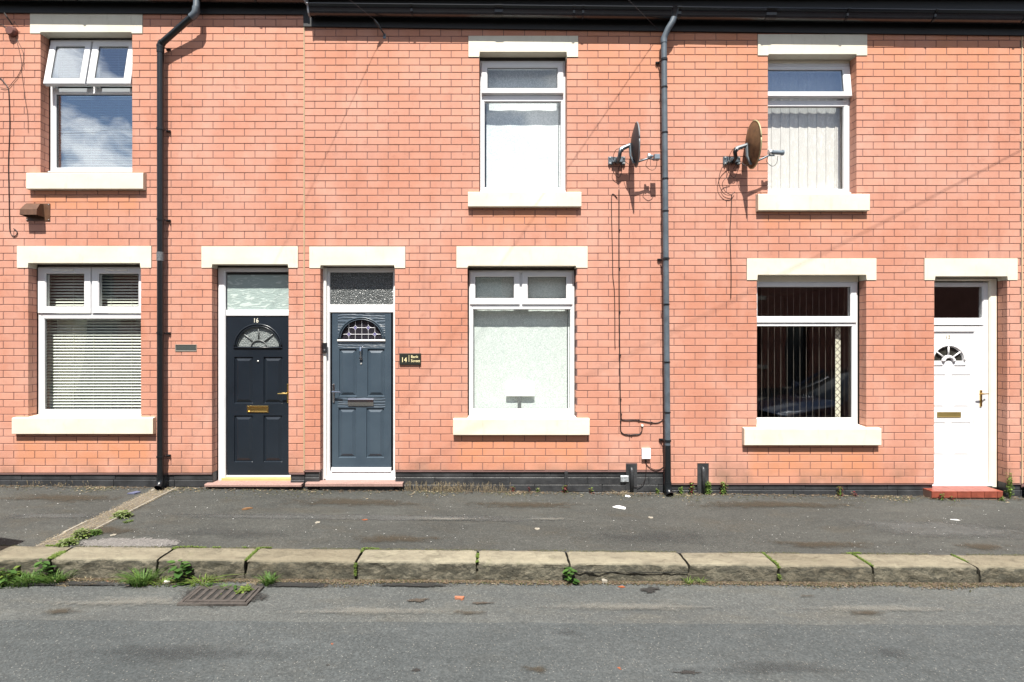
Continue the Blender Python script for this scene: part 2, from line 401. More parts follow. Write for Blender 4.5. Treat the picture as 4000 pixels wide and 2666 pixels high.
def kerbm():
    m = M('sandstone_kerb', rough=.88, spec=.25)
    rnd = m.node('ShaderNodeObjectInfo').outputs['Random']
    c = m.mix(m.ramp(m.noise(3.5, 7, .65, m.pos((1,2,1))), .33, .68), (.20,.18,.135), (.31,.285,.21))
    c = m.mix(m.ramp(rnd, 0, 1, 0, .65), c, (.17,.145,.10))
    c = m.mix(m.ramp(m.noise(11, 8, .7, m.pos((.5,1,2.2)), 1), .5, .72, 0, .7), c, (.085,.075,.055))
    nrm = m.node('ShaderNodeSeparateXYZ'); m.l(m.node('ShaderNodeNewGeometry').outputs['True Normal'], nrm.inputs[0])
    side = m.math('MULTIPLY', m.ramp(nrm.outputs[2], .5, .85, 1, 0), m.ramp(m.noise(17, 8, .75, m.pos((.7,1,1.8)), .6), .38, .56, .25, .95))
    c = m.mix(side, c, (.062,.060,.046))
    c = m.mix(m.ramp(m.noise(7, 6, .7), .62, .74, 0, .35), c, (.075,.095,.03))
    m.color(c); m.bump(m.noise(30, 9, .75, None, .5), .9, .03); return m.m
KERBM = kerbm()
CONC = simple('worn_concrete_edging', (.24,.22,.18), .9, var=.25, vs_=25, bump=.6)
CHAN = tarmac('gritty_channel_bed', (.12,.105,.08), (.16,.14,.11), (.10,.085,.055), .5, .8)
def leafm(name, a, b, tr=.3):
    m = M(name, a, .55, spec=.3); rnd = m.node('ShaderNodeNewGeometry').outputs['Random Per Island']
    m.color(m.mix(rnd, a, b))
    t = m.node('ShaderNodeBsdfTranslucent'); m.l(m.mix(rnd, a, b), t.inputs[0])
    ms = m.node('ShaderNodeMixShader'); ms.inputs[0].default_value = tr; m.l(m.b.outputs[0], ms.inputs[1]); m.l(t.outputs[0], ms.inputs[2]); m.l(ms.outputs[0], m.out.inputs[0])
    return m.m
GRASS = leafm('fresh_grass', (.05,.12,.02), (.13,.20,.05)); MOSS = leafm('bright_moss', (.07,.12,.02), (.16,.22,.045))
PALEW = leafm('pale_seeding_weed', (.17,.22,.09), (.28,.32,.16)); LEAFG = leafm('broad_green_leaf', (.035,.09,.018), (.08,.165,.035))
SEDUM = leafm('sedum_green', (.10,.17,.035), (.17,.26,.06)); SEDRED = leafm('sedum_red', (.19,.03,.035), (.13,.05,.04))
STRAW = leafm('dry_straw', (.26,.20,.12), (.42,.35,.23)); LITTER = leafm('brown_litter', (.05,.036,.024), (.13,.095,.06), .05)
REDL = leafm('dead_red_leaf', (.25,.07,.03), (.32,.10,.04), .1); DMOSS = leafm('dark_moss', (.05,.055,.02), (.085,.08,.035), .1)
ORANGE = simple('orange_brick_chip', (.30,.12,.065), .8)

# ------------------------------------------------------------------ ground
def grid_sheet(name, X0, X1, Y0, Y1, nx, ny, fn, mat, edge=None):
    b = B(); 
    for j in range(ny+1):
        for i in range(nx+1):
            x = X0+(X1-X0)*i/nx; y = Y0+(Y1-Y0)*j/ny
            b.v.append((x, y, fn(x, y)))
    b.f = [(j*(nx+1)+i, j*(nx+1)+i+1, (j+1)*(nx+1)+i+1, (j+1)*(nx+1)+i) for j in range(ny) for i in range(nx)]
    return b.build(name, mat, smooth=True)
def rough_pave(x, y): return z_pave(x, y)+.004*noise.noise(Vector((x*1.3, y*2.5, 0)))+.0015*noise.noise(Vector((x*7, y*7, 3)))
def rough_road(x, y): return z_road(x, y)+.003*noise.noise(Vector((x*1.3, y*2.5, 9)))+.0015*noise.noise(Vector((x*7, y*7, 5)))
g = grid_sheet('ground', -300, 300, -300, 300, 4, 4, lambda x, y: -1.5, simple('far_ground', (.06,.06,.055), .9)); tag(g, kind='structure')
pv = grid_sheet('pavement', -30, 30, KB-.01, .16, 900, 26, rough_pave, PAVEM); tag(pv, kind='structure')
rd = grid_sheet('road', -30, 30, -9.2, KF+.03, 600, 76, rough_road, ROADM); tag(rd, kind='structure')
def blob_sheet(name, mat, pts, fn, lift=.004, jag=0.0, parent=None, n=48, holes=False):
    """thin irregular patch lying on the ground, pts = outline (x, y)"""
    out = []
    for i in range(len(pts)):
        a = Vector(pts[i]); c = Vector(pts[(i+1) % len(pts)]); k = max(1, int((c-a).length/.012))
        for q in range(k):
            p = a.lerp(c, q/k); p += Vector((noise.noise(Vector((p.x*9, p.y*9, 1))), noise.noise(Vector((p.x*9, p.y*9, 7)))))*jag
            out.append(p)
    cx = sum(p.x for p in out)/len(out); cy = sum(p.y for p in out)/len(out)
    b = B(); vs = []; fs = []; RN = 6; N = len(out)
    for r in range(RN+1):
        t = r/RN
        for p in out:
            x = cx+(p.x-cx)*t; y = cy+(p.y-cy)*t; vs.append((x, y, fn(x, y)+lift))
    for r in range(RN):
        for i in range(N): fs.append((r*N+i, r*N+(i+1) % N, (r+1)*N+(i+1) % N, (r+1)*N+i))
    b.add(vs, fs); o = b.build(name, mat, parent, smooth=True)
    at = o.data.attributes.new('edge', 'FLOAT', 'POINT'); at.data.foreach_set('value', [1-r/RN for r in range(RN+1) for _ in range(N)]); return o
# the newer strip of tarmac nearer the middle of the road
b = B(); NX = 600
for j in range(41):
    for i in range(NX+1):
        x = -30+60*i/NX; y = -9.1+(9.1-2.33)*j/40
        if j == 40: y += .012*noise.noise(Vector((x*2, 0, 0)))
        b.v.append((x, y, rough_road(x, y)+.006))
b.f = [(j*(NX+1)+i, j*(NX+1)+i+1, (j+1)*(NX+1)+i+1, (j+1)*(NX+1)+i) for j in range(40) for i in range(NX)]
tag(b.build('road_surface_strip', ROADD, smooth=True), kind='structure')
# kerb and its stones
b = B(); b.extr_x([(KF+.01, -.5), (KB-.01, -.5), (KB-.01, -.16), (KF+.01, -.19)], -30, 30); kerb = b.build('kerb', simple('kerb_bed', (.05,.045,.03), .95)); tag(kerb, kind='structure')
def kx(px): return (px-VX)/FPX*(CAMD+KF)
joints = [kx(p) for p in (-620, -215, 193, 613, 958, 1390, 1864, 2225, 2692, 3042, 3412, 3823, 4260, 4700)]
skew = {2: .0, 6: 0}
def kerb_stone(x0, x1, seed):
    W = KB-KF; H = .24; nx = max(8, int((x1-x0)/.022)); ny = 10; nz_ = 9
    g_ = .008+.004*random.random(); x0 += g_; x1 -= g_
    # profile loop: front bottom -> front top (rounded) -> back top -> back down
    prof = [(KF, -H), (KF, -H*.8), (KF, -H*.6), (KF, -H*.45), (KF, -H*.3), (KF, -H*.2), (KF, -.028), (KF+.004, -.012), (KF+.013, -.003), (KF+.03, 0),
            (KF+.06, .001), (KF+.1, .002), (KF+.14, .002), (KF+.18, .003), (KB-.012, .002), (KB-.003, -.006), (KB-.003, -.06)]
    vs = []; n = len(prof)
    for i in range(nx+1):
        t = i/nx; x = x0+(x1-x0)*t; e = min(t, 1-t)*(x1-x0); er = max(0, 1-e/.03)
        for k, (y, z) in enumerate(prof):
            P = Vector((x*6, y*6, z*9+seed))
            d = noise.fractal(P*1.2, 1, 2, 4)
            yy = y; zz = z+z_kerb(x)+.006
            if k <= 6: yy += .016*d+.014*noise.noise(Vector((x*16, z*24, seed)))+.004*er
            else: zz += .0035*d - .007*er**2
            if 6 < k < 10: yy += .008*d; zz -= .006*abs(noise.noise(Vector((x*9, seed, 2))))
            xx = x+(.006*noise.noise(Vector((seed+9, y*20, z*20))) if i in (0, nx) else 0)
            # the stones narrow or slant slightly
            vs.append((xx, yy, zz))
    fs = [(i*n+k, (i+1)*n+k, (i+1)*n+k+1, i*n+k+1) for i in range(nx) for k in range(n-1)]
    fs += [tuple(range(n)), tuple(reversed(range(nx*n, nx*n+n)))]
    bb = B().add(vs, fs); cx = (x0+x1)/2
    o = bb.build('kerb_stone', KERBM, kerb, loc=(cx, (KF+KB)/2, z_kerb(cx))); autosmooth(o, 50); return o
random.seed(11)
klab = {5: 'long kerb stone with a rough pitted face', 7: 'kerb stone split by a long horizontal crack', 1: None}
for i in range(len(joints)-1):
    o = kerb_stone(joints[i], joints[i+1], i*3.7)
    if i in klab and klab[i]: o['label'] = klab[i]
    if i == 7:
        c = B(); pts = [(joints[7]+.03+t*(joints[8]-joints[7]-.04), KF-.012+.004*noise.noise(Vector((t*20,0,0))), z_kerb(0)-.062+.006*noise.noise(Vector((t*6,4,0)))-.006*t) for t in [q/30 for q in range(31)]]
        c.tube(pts, .0035, 4); c.build('crack', simple('crack_shadow_dirt', (.01,.01,.008), .95), o)
# pavement patches, seam and the drain channel
Pt = lambda px, py: tuple(gpt(px, py)[:2])
tag(blob_sheet('tarmac_patch', PATCHM, [Pt(310,2112), Pt(420,2103), Pt(600,2104), Pt(700,2112), Pt(725,2126), Pt(640,2142), Pt(330,2146), Pt(300,2135)], rough_pave, .006, .02), kind='structure')
LITEP = tarmac('worn_grey_tarmac', (.072,.074,.072), (.094,.096,.092), (.080,.074,.058), .4, .4, (.0, .5, .8, 12))
tag(blob_sheet('tarmac_seam', LITEP, [Pt(0,2006), Pt(420,2008), Pt(425,2022), Pt(300,2026), Pt(0,2030)], rough_pave, .0025, .02), kind='structure')
tag(blob_sheet('tarmac_seam', LITEP, [Pt(560,2007), Pt(1300,2009), Pt(2240,2020), Pt(2210,2042), Pt(1500,2036), Pt(900,2027), Pt(545,2020)], rough_pave, .0025, .02), kind='structure')
tag(blob_sheet('tarmac_seam', LITEP, [Pt(3230,2030), Pt(3700,2034), Pt(4100,2080), Pt(4100,2110), Pt(3600,2105), Pt(3440,2085)], rough_pave, .0025, .03), kind='structure')
CX0, CX1 = -3.86, -3.62
def chan_z(x, y): return rough_pave(x, y)
b = B(); n = 40
for i in range(n+1):
    y = KB+.0+(-.03-KB)*i/n
    for x in (CX0, CX0+.03, CX0+.06, CX0+.12, CX1-.06, CX1-.03, CX1): b.v.append((x, y, chan_z(x, y)+.0045+(.003*noise.noise(Vector((x*30, y*30, 0))))))
b.f = [(j*7+i, j*7+i+1, (j+1)*7+i+1, (j+1)*7+i) for j in range(n) for i in range(6)]
ch = b.build('drain_channel', CHAN, smooth=True); tag(ch, kind='structure')
for xx, wd in ((CX0, .028), (CX1-.02, .022)):
    b = B(); n = 46; prof = [(0,.0), (.003,.014), (wd*.5,.017), (wd-.003,.014), (wd,0)]
    for i in range(n+1):
        y = KB+.0+(-.04-KB)*i/n; dx = .008*noise.noise(Vector((y*3, xx, 0))); low = -.012 if noise.noise(Vector((y*2.3, xx*5, 4))) > .28 else 0
        for u, h in prof: b.v.append((xx+dx+u, y, rough_pave(xx, y)+h+low+.003*noise.noise(Vector((u*90, y*25, 1)))))
    b.f = [(j*5+i, j*5+i+1, (j+1)*5+i+1, (j+1)*5+i) for j in range(n) for i in range(4)]
    b.build('edging_strip', CONC, ch)
# stains on the road
Pr = lambda px, py: tuple(gpt(px, py, 'road')[:2])
def stain(cx, cy, rx, ry, mat, jag=.03, seed=0):
    c = gpt(cx, cy, 'road'); sx = rx/FPX*(c.y+CAMD); e = gpt(cx, cy+ry, 'road'); sy = abs(e.y-c.y)
    pts = []
    for k in range(28):
        a = 2*PI*k/28; rr = 1+.9*noise.noise(Vector((math.cos(a)*2.6+seed, math.sin(a)*2.6, seed)))
        pts.append((c.x+sx*rr*math.cos(a), c.y+sy*rr*math.sin(a)))
    return tag(blob_sheet('oil_stain', mat, pts, rough_road, .0095, jag), kind='structure')
stain(1630, 2350, 44, 8, BROWNST, .03, 1); stain(1880, 2360, 42, 7, BROWNST, .02, 2); stain(2540, 2305, 42, 13, STAINM, .03, 3)
stain(2677, 2633, 44, 11, STAINM, .02, 4); stain(1625, 2622, 22, 9, STAINM, .02, 5); stain(1280, 2603, 9, 4, STAINM, .01, 6)

def soil(cx, cy, rx, ry, mat, surf, label, seed, lift=.0075):
    c = gpt(cx, cy, surf); sx = rx/FPX*(c.y+CAMD); e = gpt(cx, cy+ry, surf); sy = abs(e.y-c.y); f = rough_pave if surf == 'pave' else rough_road
    lift = lift if surf == 'pave' else .012
    pts = []
    for k in range(30):
        a = 2*PI*k/30; rr = 1+.6*noise.noise(Vector((math.cos(a)*1.4+seed, math.sin(a)*1.4, seed)))
        y = c.y+sy*rr*math.sin(a)
        if surf == 'pave': y = min(-.02, max(KB+.01, y))
        pts.append((c.x+sx*rr*math.cos(a), y))
    return tag(blob_sheet('ground_stain', mat, pts, f, lift+seed*.00002), kind='structure')
soil(260, 1945, 300, 28, DIRT, 'pave', '', 31); soil(420, 2075, 200, 22, DIRT, 'pave', '', 32); soil(1350, 1965, 420, 26, DIRT, 'pave', '', 33)
soil(2050, 1975, 380, 20, DIRT, 'pave', '', 34); soil(3000, 1975, 500, 24, DIRT, 'pave', '', 35); soil(3230, 2130, 300, 26, DIRT, 'pave', '', 36)
soil(3830, 2140, 170, 22, DIRT, 'pave', '', 37); soil(900, 2085, 380, 30, GREYD, 'pave', '', 38, .0085); soil(2600, 2100, 500, 34, GREYD, 'pave', '', 39, .0085)
soil(1500, 2110, 300, 24, DIRT, 'pave', '', 40); soil(1700, 2030, 280, 9, PALED, 'pave', '', 41, .009); soil(2150, 2030, 130, 8, PALED, 'pave', '', 42, .009)
soil(865, 2330, 200, 46, STAINM, 'road', '', 58); soil(230, 2287, 360, 10, STAINM, 'road', '', 59); soil(1150, 2290, 200, 12, STAINM, 'road', '', 60)
soil(600, 2360, 480, 30, PALED, 'road', '', 43); soil(1500, 2395, 520, 24, PALED, 'road', '', 44); soil(2450, 2375, 520, 26, PALED, 'road', '', 45); soil(3450, 2385, 480, 26, PALED, 'road', '', 46)
soil(3480, 2560, 150, 40, GREYD, 'road', '', 47); soil(2230, 2480, 90, 22, GREYD, 'road', '', 48); soil(700, 2560, 600, 60, GREYD, 'road', '', 49); soil(2090, 2620, 90, 22, DIRT, 'road', '', 50)
soil(3370, 2400, 110, 16, DIRT, 'road', '', 51); soil(1830, 2400, 90, 14, DIRT, 'road', '', 52); soil(1250, 2295, 200, 12, GREYD, 'road', '', 53); soil(3000, 2620, 500, 40, GREYD, 'road', '', 54)
soil(220, 2395, 120, 20, DIRT, 'road', '', 55); soil(3150, 2335, 60, 9, DIRT, 'road', '', 56); soil(1620, 2290, 160, 10, STAINM, 'road', '', 57)

# ------------------------------------------------------------------ houses
BW, MO = .2410, .0072     # brick pitch along the wall, joint
FR = .115                  # depth of the window frames behind the brick face
def sub_rect(rs, e):
    out = []
    for (a, b_, c, d) in rs:
        x0, x1, z0, z1 = e
        if x0 >= b_ or x1 <= a or z0 >= d or z1 <= c: out.append((a, b_, c, d)); continue
        if x0 > a: out.append((a, x0, c, d))
        if x1 < b_: out.append((x1, b_, c, d))
        m0, m1 = max(a, x0), min(b_, x1)
        if z0 > c: out.append((m0, m1, c, z0))
        if z1 < d: out.append((m0, m1, z1, d))
    return [r for r in out if r[1]-r[0] > .012 and r[3]-r[2] > .008]
BRICKME = {}
def lay_bricks(wall, X0, X1, ztop, zbot, pitch, xoff, openings, blocks, singles=300):
    rows = int((ztop-zbot)/pitch)+2; pieces = []
    for r in range(-int((ZTOPWALL-ztop)/pitch)-2, rows):
        z0 = ztop-(r+1)*pitch+MO/2; z1 = ztop-r*pitch-MO/2
        if z1 > ZTOPWALL: continue
        if z0 < zbot-.01: break
        off = xoff+(BW/2 if r % 2 else 0)
        k0 = int((X0-off)/BW)-2; k1 = int((X1-off)/BW)+2
        for k in range(k0, k1):
            a = off+k*BW+MO/2; c = a+BW-MO
            a2 = max(a, X0+MO/2); c2 = min(c, X1-MO/2)
            if c2-a2 < .015: continue
            ps = [(a2, c2, z0, z1)]
            for e in openings: ps = sub_rect(ps, e)
            for e in blocks: ps = sub_rect(ps, e)
            for p in ps: pieces.append((p, r))
    def jamb(p):
        for e in openings:
            if e[2] < (p[2]+p[3])/2 < e[3] and (abs(p[0]-e[1]) < 1e-4 or abs(p[1]-e[0]) < 1e-4): return True
        return False
    whole = [(p, r) for p, r in pieces if abs(p[1]-p[0]-(BW-MO)) < 1e-4 and abs(p[3]-p[2]-(pitch-MO)) < 1e-4 and not jamb(p)]
    whole.sort(key=lambda q: ((q[0][0]+q[0][1])/2)**2+((q[0][2]+q[0][3])/2-CAMH)**2)
    chosen = set(id(q[0]) for q in whole[:singles])
    rng = random.Random(int(X0*10)); mass = B(); key = round(pitch, 5)
    if key not in BRICKME:
        hh = (pitch-MO)/2; hw = (BW-MO)/2
        bb = B().box(-hw, hw, 0, .03, -hh, hh, .0022); me = bpy.data.meshes.new('brick'); me.from_pydata(bb.v, [], bb.f); me.update()
        me.materials.append(MB1); BRICKME[key] = me
    for p, r in pieces:
        jy = rng.uniform(-.0012, .0012)
        if id(p) in chosen:
            o = bpy.data.objects.new('brick', BRICKME[key]); COL.objects.link(o); o.parent = wall
            o.location = ((p[0]+p[1])/2, jy, (p[2]+p[3])/2); o.rotation_euler = (0, rng.uniform(-.003, .003), rng.uniform(-.006, .006))
        else:
            x0, x1, z0, z1 = p; s = rng.uniform(-.0005, .0005)
            if jamb(p):
                if r % 2: mass.box(x0, x1, jy, .05, z0+s, z1+s, .0022); mass.box(x0, x1, .056, .108, z0+s, z1+s, .002)
                else: mass.box(x0, x1, jy, .108, z0+s, z1+s, .0022)
            else: mass.box(x0, x1, jy, .03, z0+s, z1+s, .0022)
    me = bpy.data.meshes.new('brick'); me.from_pydata(mass.v, [], mass.f); me.update(); me.materials.append(MB2)
    o = bpy.data.objects.new('brickwork', me); COL.objects.link(o); o.parent = wall; o['kind'] = 'stuff'
    return len(pieces)
ZTOPWALL = 5.72
def opening(px0, px1, pt, pb): return [wx(px0), wx(px1), wz(pb), wz(pt)]
def lintel(h, px0, px1, pt, ps, pf, op, mat=CREAM, lab=None):
    """px0..px1 outer ends, pt top, ps soffit, pf bottom of the bearing feet"""
    X0, X1, Zt, Zs, Zf = wx(px0), wx(px1), wz(pt), wz(ps), wz(pf)
    j = .0035
    poly = [(X0, Zf), (op[0]-.0, Zf), (op[0]+.006, Zs), (op[1]-.006, Zs), (op[1], Zf), (X1, Zf), (X1, Zt), (X0, Zt)]
    o = B().prism(poly, -.006, .1085).build('lintel', mat, h); return (X0-j, X1+j, Zf-j, Zt+j)
def sill(h, px0, px1, pt, pb, mat=CREAM):
    # the photographed edges lie on the front of the sill, .05 m proud of the bricks
    y = -.05; X0, X1, Zt, Zb = wx(px0, y), wx(px1, y), wz(pt, y), wz(pb, y)
    prof = [(y, Zb), (y, Zt-.012), (y+.004, Zt-.004), (.1125, Zt+.02), (.1125, Zb)]
    bb = B().extr_x([(y+.004, Zb), (y, Zb+.005), (y, Zt-.008), (y+.006, Zt-.001), (.1105, Zt+.014), (.1105, Zb)], X0, X1)
    bb.build('sill', mat, h); j = .003
    return (X0-j, X1+j, Zb-j, Zt+.004+j), Zt+.006
def bar(b, x0, x1, z0, z1, y=FR, d=.05, c=.006): b.box(x0, x1, y, y+d, z0, z1, c)
def ring(b, x0, x1, z0, z1, t, y, d, c=.005, tb=None, tt=None):
    tb = tb or t; tt = tt or t
    # mitred frame ring
    o = [(x0,z0),(x1,z0),(x1,z1),(x0,z1)]; i = [(x0+t,z0+tb),(x1-t,z0+tb),(x1-t,z1-tt),(x0+t,z1-tt)]
    oc = [(x0+c,z0+c),(x1-c,z0+c),(x1-c,z1-c),(x0+c,z1-c)]; ic = [(x0+t-2*c,z0+tb-2*c),(x1-t+2*c,z0+tb-2*c),(x1-t+2*c,z1-tt+2*c),(x0+t-2*c,z1-tt+2*c)]
    vs = [(a,y+d,z) for a,z in o]+[(a,y+c,z) for a,z in o]+[(a,y,z) for a,z in oc]+[(a,y,z) for a,z in ic]+[(a,y+2*c,z) for a,z in i]+[(a,y+d,z) for a,z in i]
    fs = []
    for L_ in range(5):
        for k in range(4): fs.append((L_*4+k, L_*4+(k+1)%4, (L_+1)*4+(k+1)%4, (L_+1)*4+k))
    for k in range(4): fs.append((20+k, 20+(k+1)%4, (k+1)%4, k))
    b.add(vs, fs)
def pane(x0, x1, z0, z1, y, mat, parent, name='pane', t=.006):
    return B().box(x0, x1, y, y+t, z0, z1).build(name, mat, parent)
def PX(px, y=FR): return wx(px, y)
def PZ(py, y=FR): return wz(py, y)
def gasket(b, x0, x1, z0, z1, y): ring(b, x0-.001, x1+.001, z0-.001, z1+.001, .005, y, .01, .001)

def house(label, loc_px, group='terraced houses'):
    return empty('terraced_house', (wx(loc_px), 0, z_wall(wx(loc_px))), label, 'house')
def shell(h, X0, X1, zb, backwall, openings):
    # rooms behind the front wall
    b = B(); Y0, Y1 = .16, 4.6
    b.add([(X0,Y0,zb),(X1,Y0,zb),(X1,Y1,zb),(X0,Y1,zb),(X0,Y0,5.6),(X1,Y0,5.6),(X1,Y1,5.6),(X0,Y1,5.6)],
          [(0,1,2,3),(4,7,6,5),(1,5,6,2),(2,6,7,3),(3,7,4,0)])
    zf = 2.72; b.box(X0+.01, X1-.01, .2, Y1-.01, zf-.1, zf+.1)
    b.build('room_shell', backwall, h)
def wall_body(h, X0, X1, zb, openings):
    hs = [(o[0]-.004, o[1]+.004, o[2]-.004, o[3]+.004) for o in openings]
    b = B(); slab(b, X0+.001, X1-.001, zb, ZTOPWALL, hs, .0045, .107); return b.build('wall', MORTAR, h)
def inner_leaf(h, X0, X1, zb, frames):
    b = B(); slab(b, X0+.002, X1-.002, zb, 5.58, [(f[0]+.01, f[1]-.01, f[2]+.01, f[3]-.01) for f in frames], .171, .26); return b.build('inner_wall', ROOMW, h)
def plinth(h, spans, ztop, stone_len, y=.02):
    bb = B(); xs = [s_ for s_ in spans]
    root = None
    mn, mx_ = min(s_[0] for s_ in spans), max(s_[1] for s_ in spans)
    for (a, c) in spans: bb.box(a+.003, c-.003, y+.006, .105, z_wall(c)-.12, ztop-.001)
    root = bb.build('plinth', PLINTH, h)
    rng = random.Random(int(mn*7))
    zc = ztop; row = 0
    while zc > z_wall(mx_)-.05:
        hgt = .084; 
        for (a, c) in spans:
            x = a-(stone_len*.5 if row % 2 else 0)-rng.random()*.1
            while x < c:
                L2 = stone_len*rng.uniform(.8, 1.15); x0 = max(a, x)+.002; x1 = min(c, x+L2)-.002
                if x1-x0 > .02:
                    p = B().box(x0, x1, y+rng.uniform(-.003, .002)-(.006 if row else 0), .1, zc-hgt+.003, zc-.003, .003).build('plinth_stone', PLINTH, root)
                x += L2
        zc -= hgt; row += 1
    return root
def roof(h, X0, X1):
    b = B(); b.extr_x([(-.10, 5.62), (-.12, 5.58), (4.7, 8.36), (4.7, 8.42)], X0, X1); b.build('roof', simple('slate_roof', (.06,.062,.07), .7, var=.3), h)
def fascia(h, X0, X1, pb0, pb1):
    z0, z1 = wz(pb0, -.02), wz(pb1, -.02); b = B()
    b.add([(X0,-.022,z0),(X1,-.022,z1),(X1,-.022,5.62),(X0,-.022,5.62),(X0,-.002,z0),(X1,-.002,z1),(X1,-.002,5.62),(X0,-.002,5.62)],
          [(0,1,2,3),(4,7,6,5),(0,4,5,1),(1,5,6,2),(2,6,7,3),(3,7,4,0)])
    b.build('fascia_board', FASCIA, h)

# window builder ---------------------------------------------------------
def fixed_frame(h, x0, x1, z0, z1, t=.05, lab=None, name='window'):
    b = B(); ring(b, x0, x1, z0, z1, t, FR, .055); o = b.build(name, UPVC, h)
    if lab: o['label'] = lab
    return o
def sash(win, x0, x1, z0, z1, gx0, gx1, gz0, gz1, y, gl, tilt=0.0, name='sash', handle=None):
    """top hung casement: outer box, glass rectangle, front plane y; tilt swings the foot outwards"""
    ax = Vector(((x0+x1)/2, y+.02, z1)); rot = Matrix.Rotation(-tilt, 3, 'X')
    def T(b):
        b.v = [tuple(ax+rot@(Vector(v)-ax)) for v in b.v]; return b
    b = B(); t = gx0-x0; tr = x1-gx1
    vs_t = min(t, tr)
    # four mitred bars of unequal width
    c = .005
    o_ = [(x0,z0),(x1,z0),(x1,z1),(x0,z1)]; i_ = [(gx0,gz0),(gx1,gz0),(gx1,gz1),(gx0,gz1)]
    oc = [(x0+c,z0+c),(x1-c,z0+c),(x1-c,z1-c),(x0+c,z1-c)]; ic = [(gx0-.010,gz0-.010),(gx1+.010,gz0-.010),(gx1+.010,gz1+.010),(gx0-.010,gz1+.010)]
    V_ = [(a,y+.05,z) for a,z in o_]+[(a,y+c,z) for a,z in o_]+[(a,y,z) for a,z in oc]+[(a,y,z) for a,z in ic]+[(a,y+.010,z) for a,z in i_]+[(a,y+.05,z) for a,z in i_]
    fs = [(L_*4+k, L_*4+(k+1)%4, (L_+1)*4+(k+1)%4, (L_+1)*4+k) for L_ in range(5) for k in range(4)]+[(20+k, 20+(k+1)%4, (k+1)%4, k) for k in range(4)]
    b.add(V_, fs); s = T(b).build(name, UPVC, win)
    T(B().box(gx0-.004, gx1+.004, y+.016, y+.022, gz0-.004, gz1+.004)).build('pane', gl, win)
    g2 = B(); ring(g2, gx0-.0005, gx1+.0005, gz0-.0005, gz1+.0005, .006, y+.011, .004, .0008); T(g2).build('gasket', GASKET, win)
    return s
def window(h, fx0, fx1, fz0, fz1, transom, sashes, lower, gl_top, gl_low, tilt=0, lab=None, mull=None, sash_y=None):
    """frame ring, transom bar at z=(a,b); sashes list of (x0,x1,z0,z1,gx0,gx1,gz0,gz1); lower glass rect"""
    b = B(); ring(b, fx0, fx1, fz0, fz1, .045, FR, .055); 
    bar(b, fx0+.04, fx1-.04, transom[0], transom[1], FR+.0015, .05)
    if mull: bar(b, mull[0], mull[1], transom[1]-.002, fz1-.04, FR+.0025, .05)
    win = b.build('window', UPVC, h)
    if lab: win['label'] = lab
    for s_ in sashes:
        sash(win, *s_, (sash_y if sash_y is not None else FR-.014), gl_top, tilt)
    x0, x1, z0, z1 = lower
    b = B(); ring(b, fx0+.030, fx1-.030, fz0+.028, transom[0]+.014, max(.02, x0-(fx0+.030)), FR-.004, .03, .004, tb=max(.02, z0-(fz0+.028)), tt=max(.02, transom[0]+.014-z1))
    b.build('glazing_bead', UPVC, win)
    pane(x0-.004, x1+.004, z0-.004, z1+.004, FR+.018, gl_low, win)
    g2 = B(); ring(g2, x0-.0005, x1+.0005, z0-.0005, z1+.0005, .006, FR+.012, .004, .0008); g2.build('gasket', GASKET, win)
    # projecting stub sill of the frame
    B().extr_x([(FR-.03, fz0-.002), (FR-.03, fz0-.016), (FR+.05, fz0-.016), (FR+.05, fz0+.006), (FR-.01, fz0+.006)], fx0-.004, fx1+.004).build('frame_sill', UPVC, win)
    return win
def pipework_label(): pass

# ================================================================= number 16
XB = wx(1188)                       # party joint between 16 and 14
XC = wx(2594)                       # joint behind the right downpipe
XD = wx(3992)
Z16, Z14, Z12 = wz(1848), wz(1838), wz(1888)
h16 = house('brick terraced house with a black front door, far left in the row', 850)
op_w1 = opening(110, 550, 1028, 1632); op_w2 = opening(158, 516, 127, 674); op_d16 = opening(828, 1127, 1033, 1960)
X16 = wx(-520)
blocks = [lintel(h16, 68, 592, 962, 1028, 1047, op_w1), lintel(h16, 119, 557, 49, 127, 132, op_w2), lintel(h16, 788, 1164, 963, 1033, 1047, op_d16)]
e, zs1 = sill(h16, 46, 597, 1633, 1697); blocks.append(e); e, zs2 = sill(h16, 102, 559, 675, 739); blocks.append(e)
blocks.append((wx(686), wx(768), wz(1373), wz(1347)))     # louvre vent opening
holes16 = [op_w1, op_w2, op_d16]
wall16 = wall_body(h16, X16, XB, Z16-.02, holes16); wall16.location = -h16.location
lay_bricks(wall16, X16, XB-.004, wz(962), Z16, 28.6/340, wx(709)-BW*0, holes16, blocks)
# second layer: below mid storey the party joint
plinth(h16, [(X16, wx(828)), (wx(1132), wx(1188))], Z16-.001, .62)
fascia(h16, X16, XB, 47, 57); roof(h16, X16, XB)
shell(h16, X16, XB, -.1, ROOMW, holes16)
# windows
fx0, fx1, fz0, fz1 = PX(149), PX(579), PZ(1627), PZ(1043)
f16a = (fx0, fx1, fz0, fz1)
w1 = window(h16, fx0, fx1, fz0, fz1, (PZ(1245), PZ(1226)), [(PX(151), PX(357), PZ(1225), PZ(1047), PX(183), PX(330), PZ(1199), PZ(1071)), (PX(362), PX(577), PZ(1225), PZ(1047), PX(389), PX(542), PZ(1199), PZ(1071))],
       (PX(174), PX(556), PZ(1600), PZ(1246)), GLASS, GLASS, lab='lower white window with two closed top lights', mull=(PX(352), PX(367)))
for a_, b2 in ((209, 293), (417, 501)):
    o = B(); o.box(PX(a_), PX(b2), FR-.024, FR-.014, PZ(1060), PZ(1053), .003); o.build('trickle_vent', UPVCD, w1)
fx0, fx1, fz0, fz1 = PX(196), PX(546), PZ(672), PZ(156); f16b = (fx0, fx1, fz0, fz1)
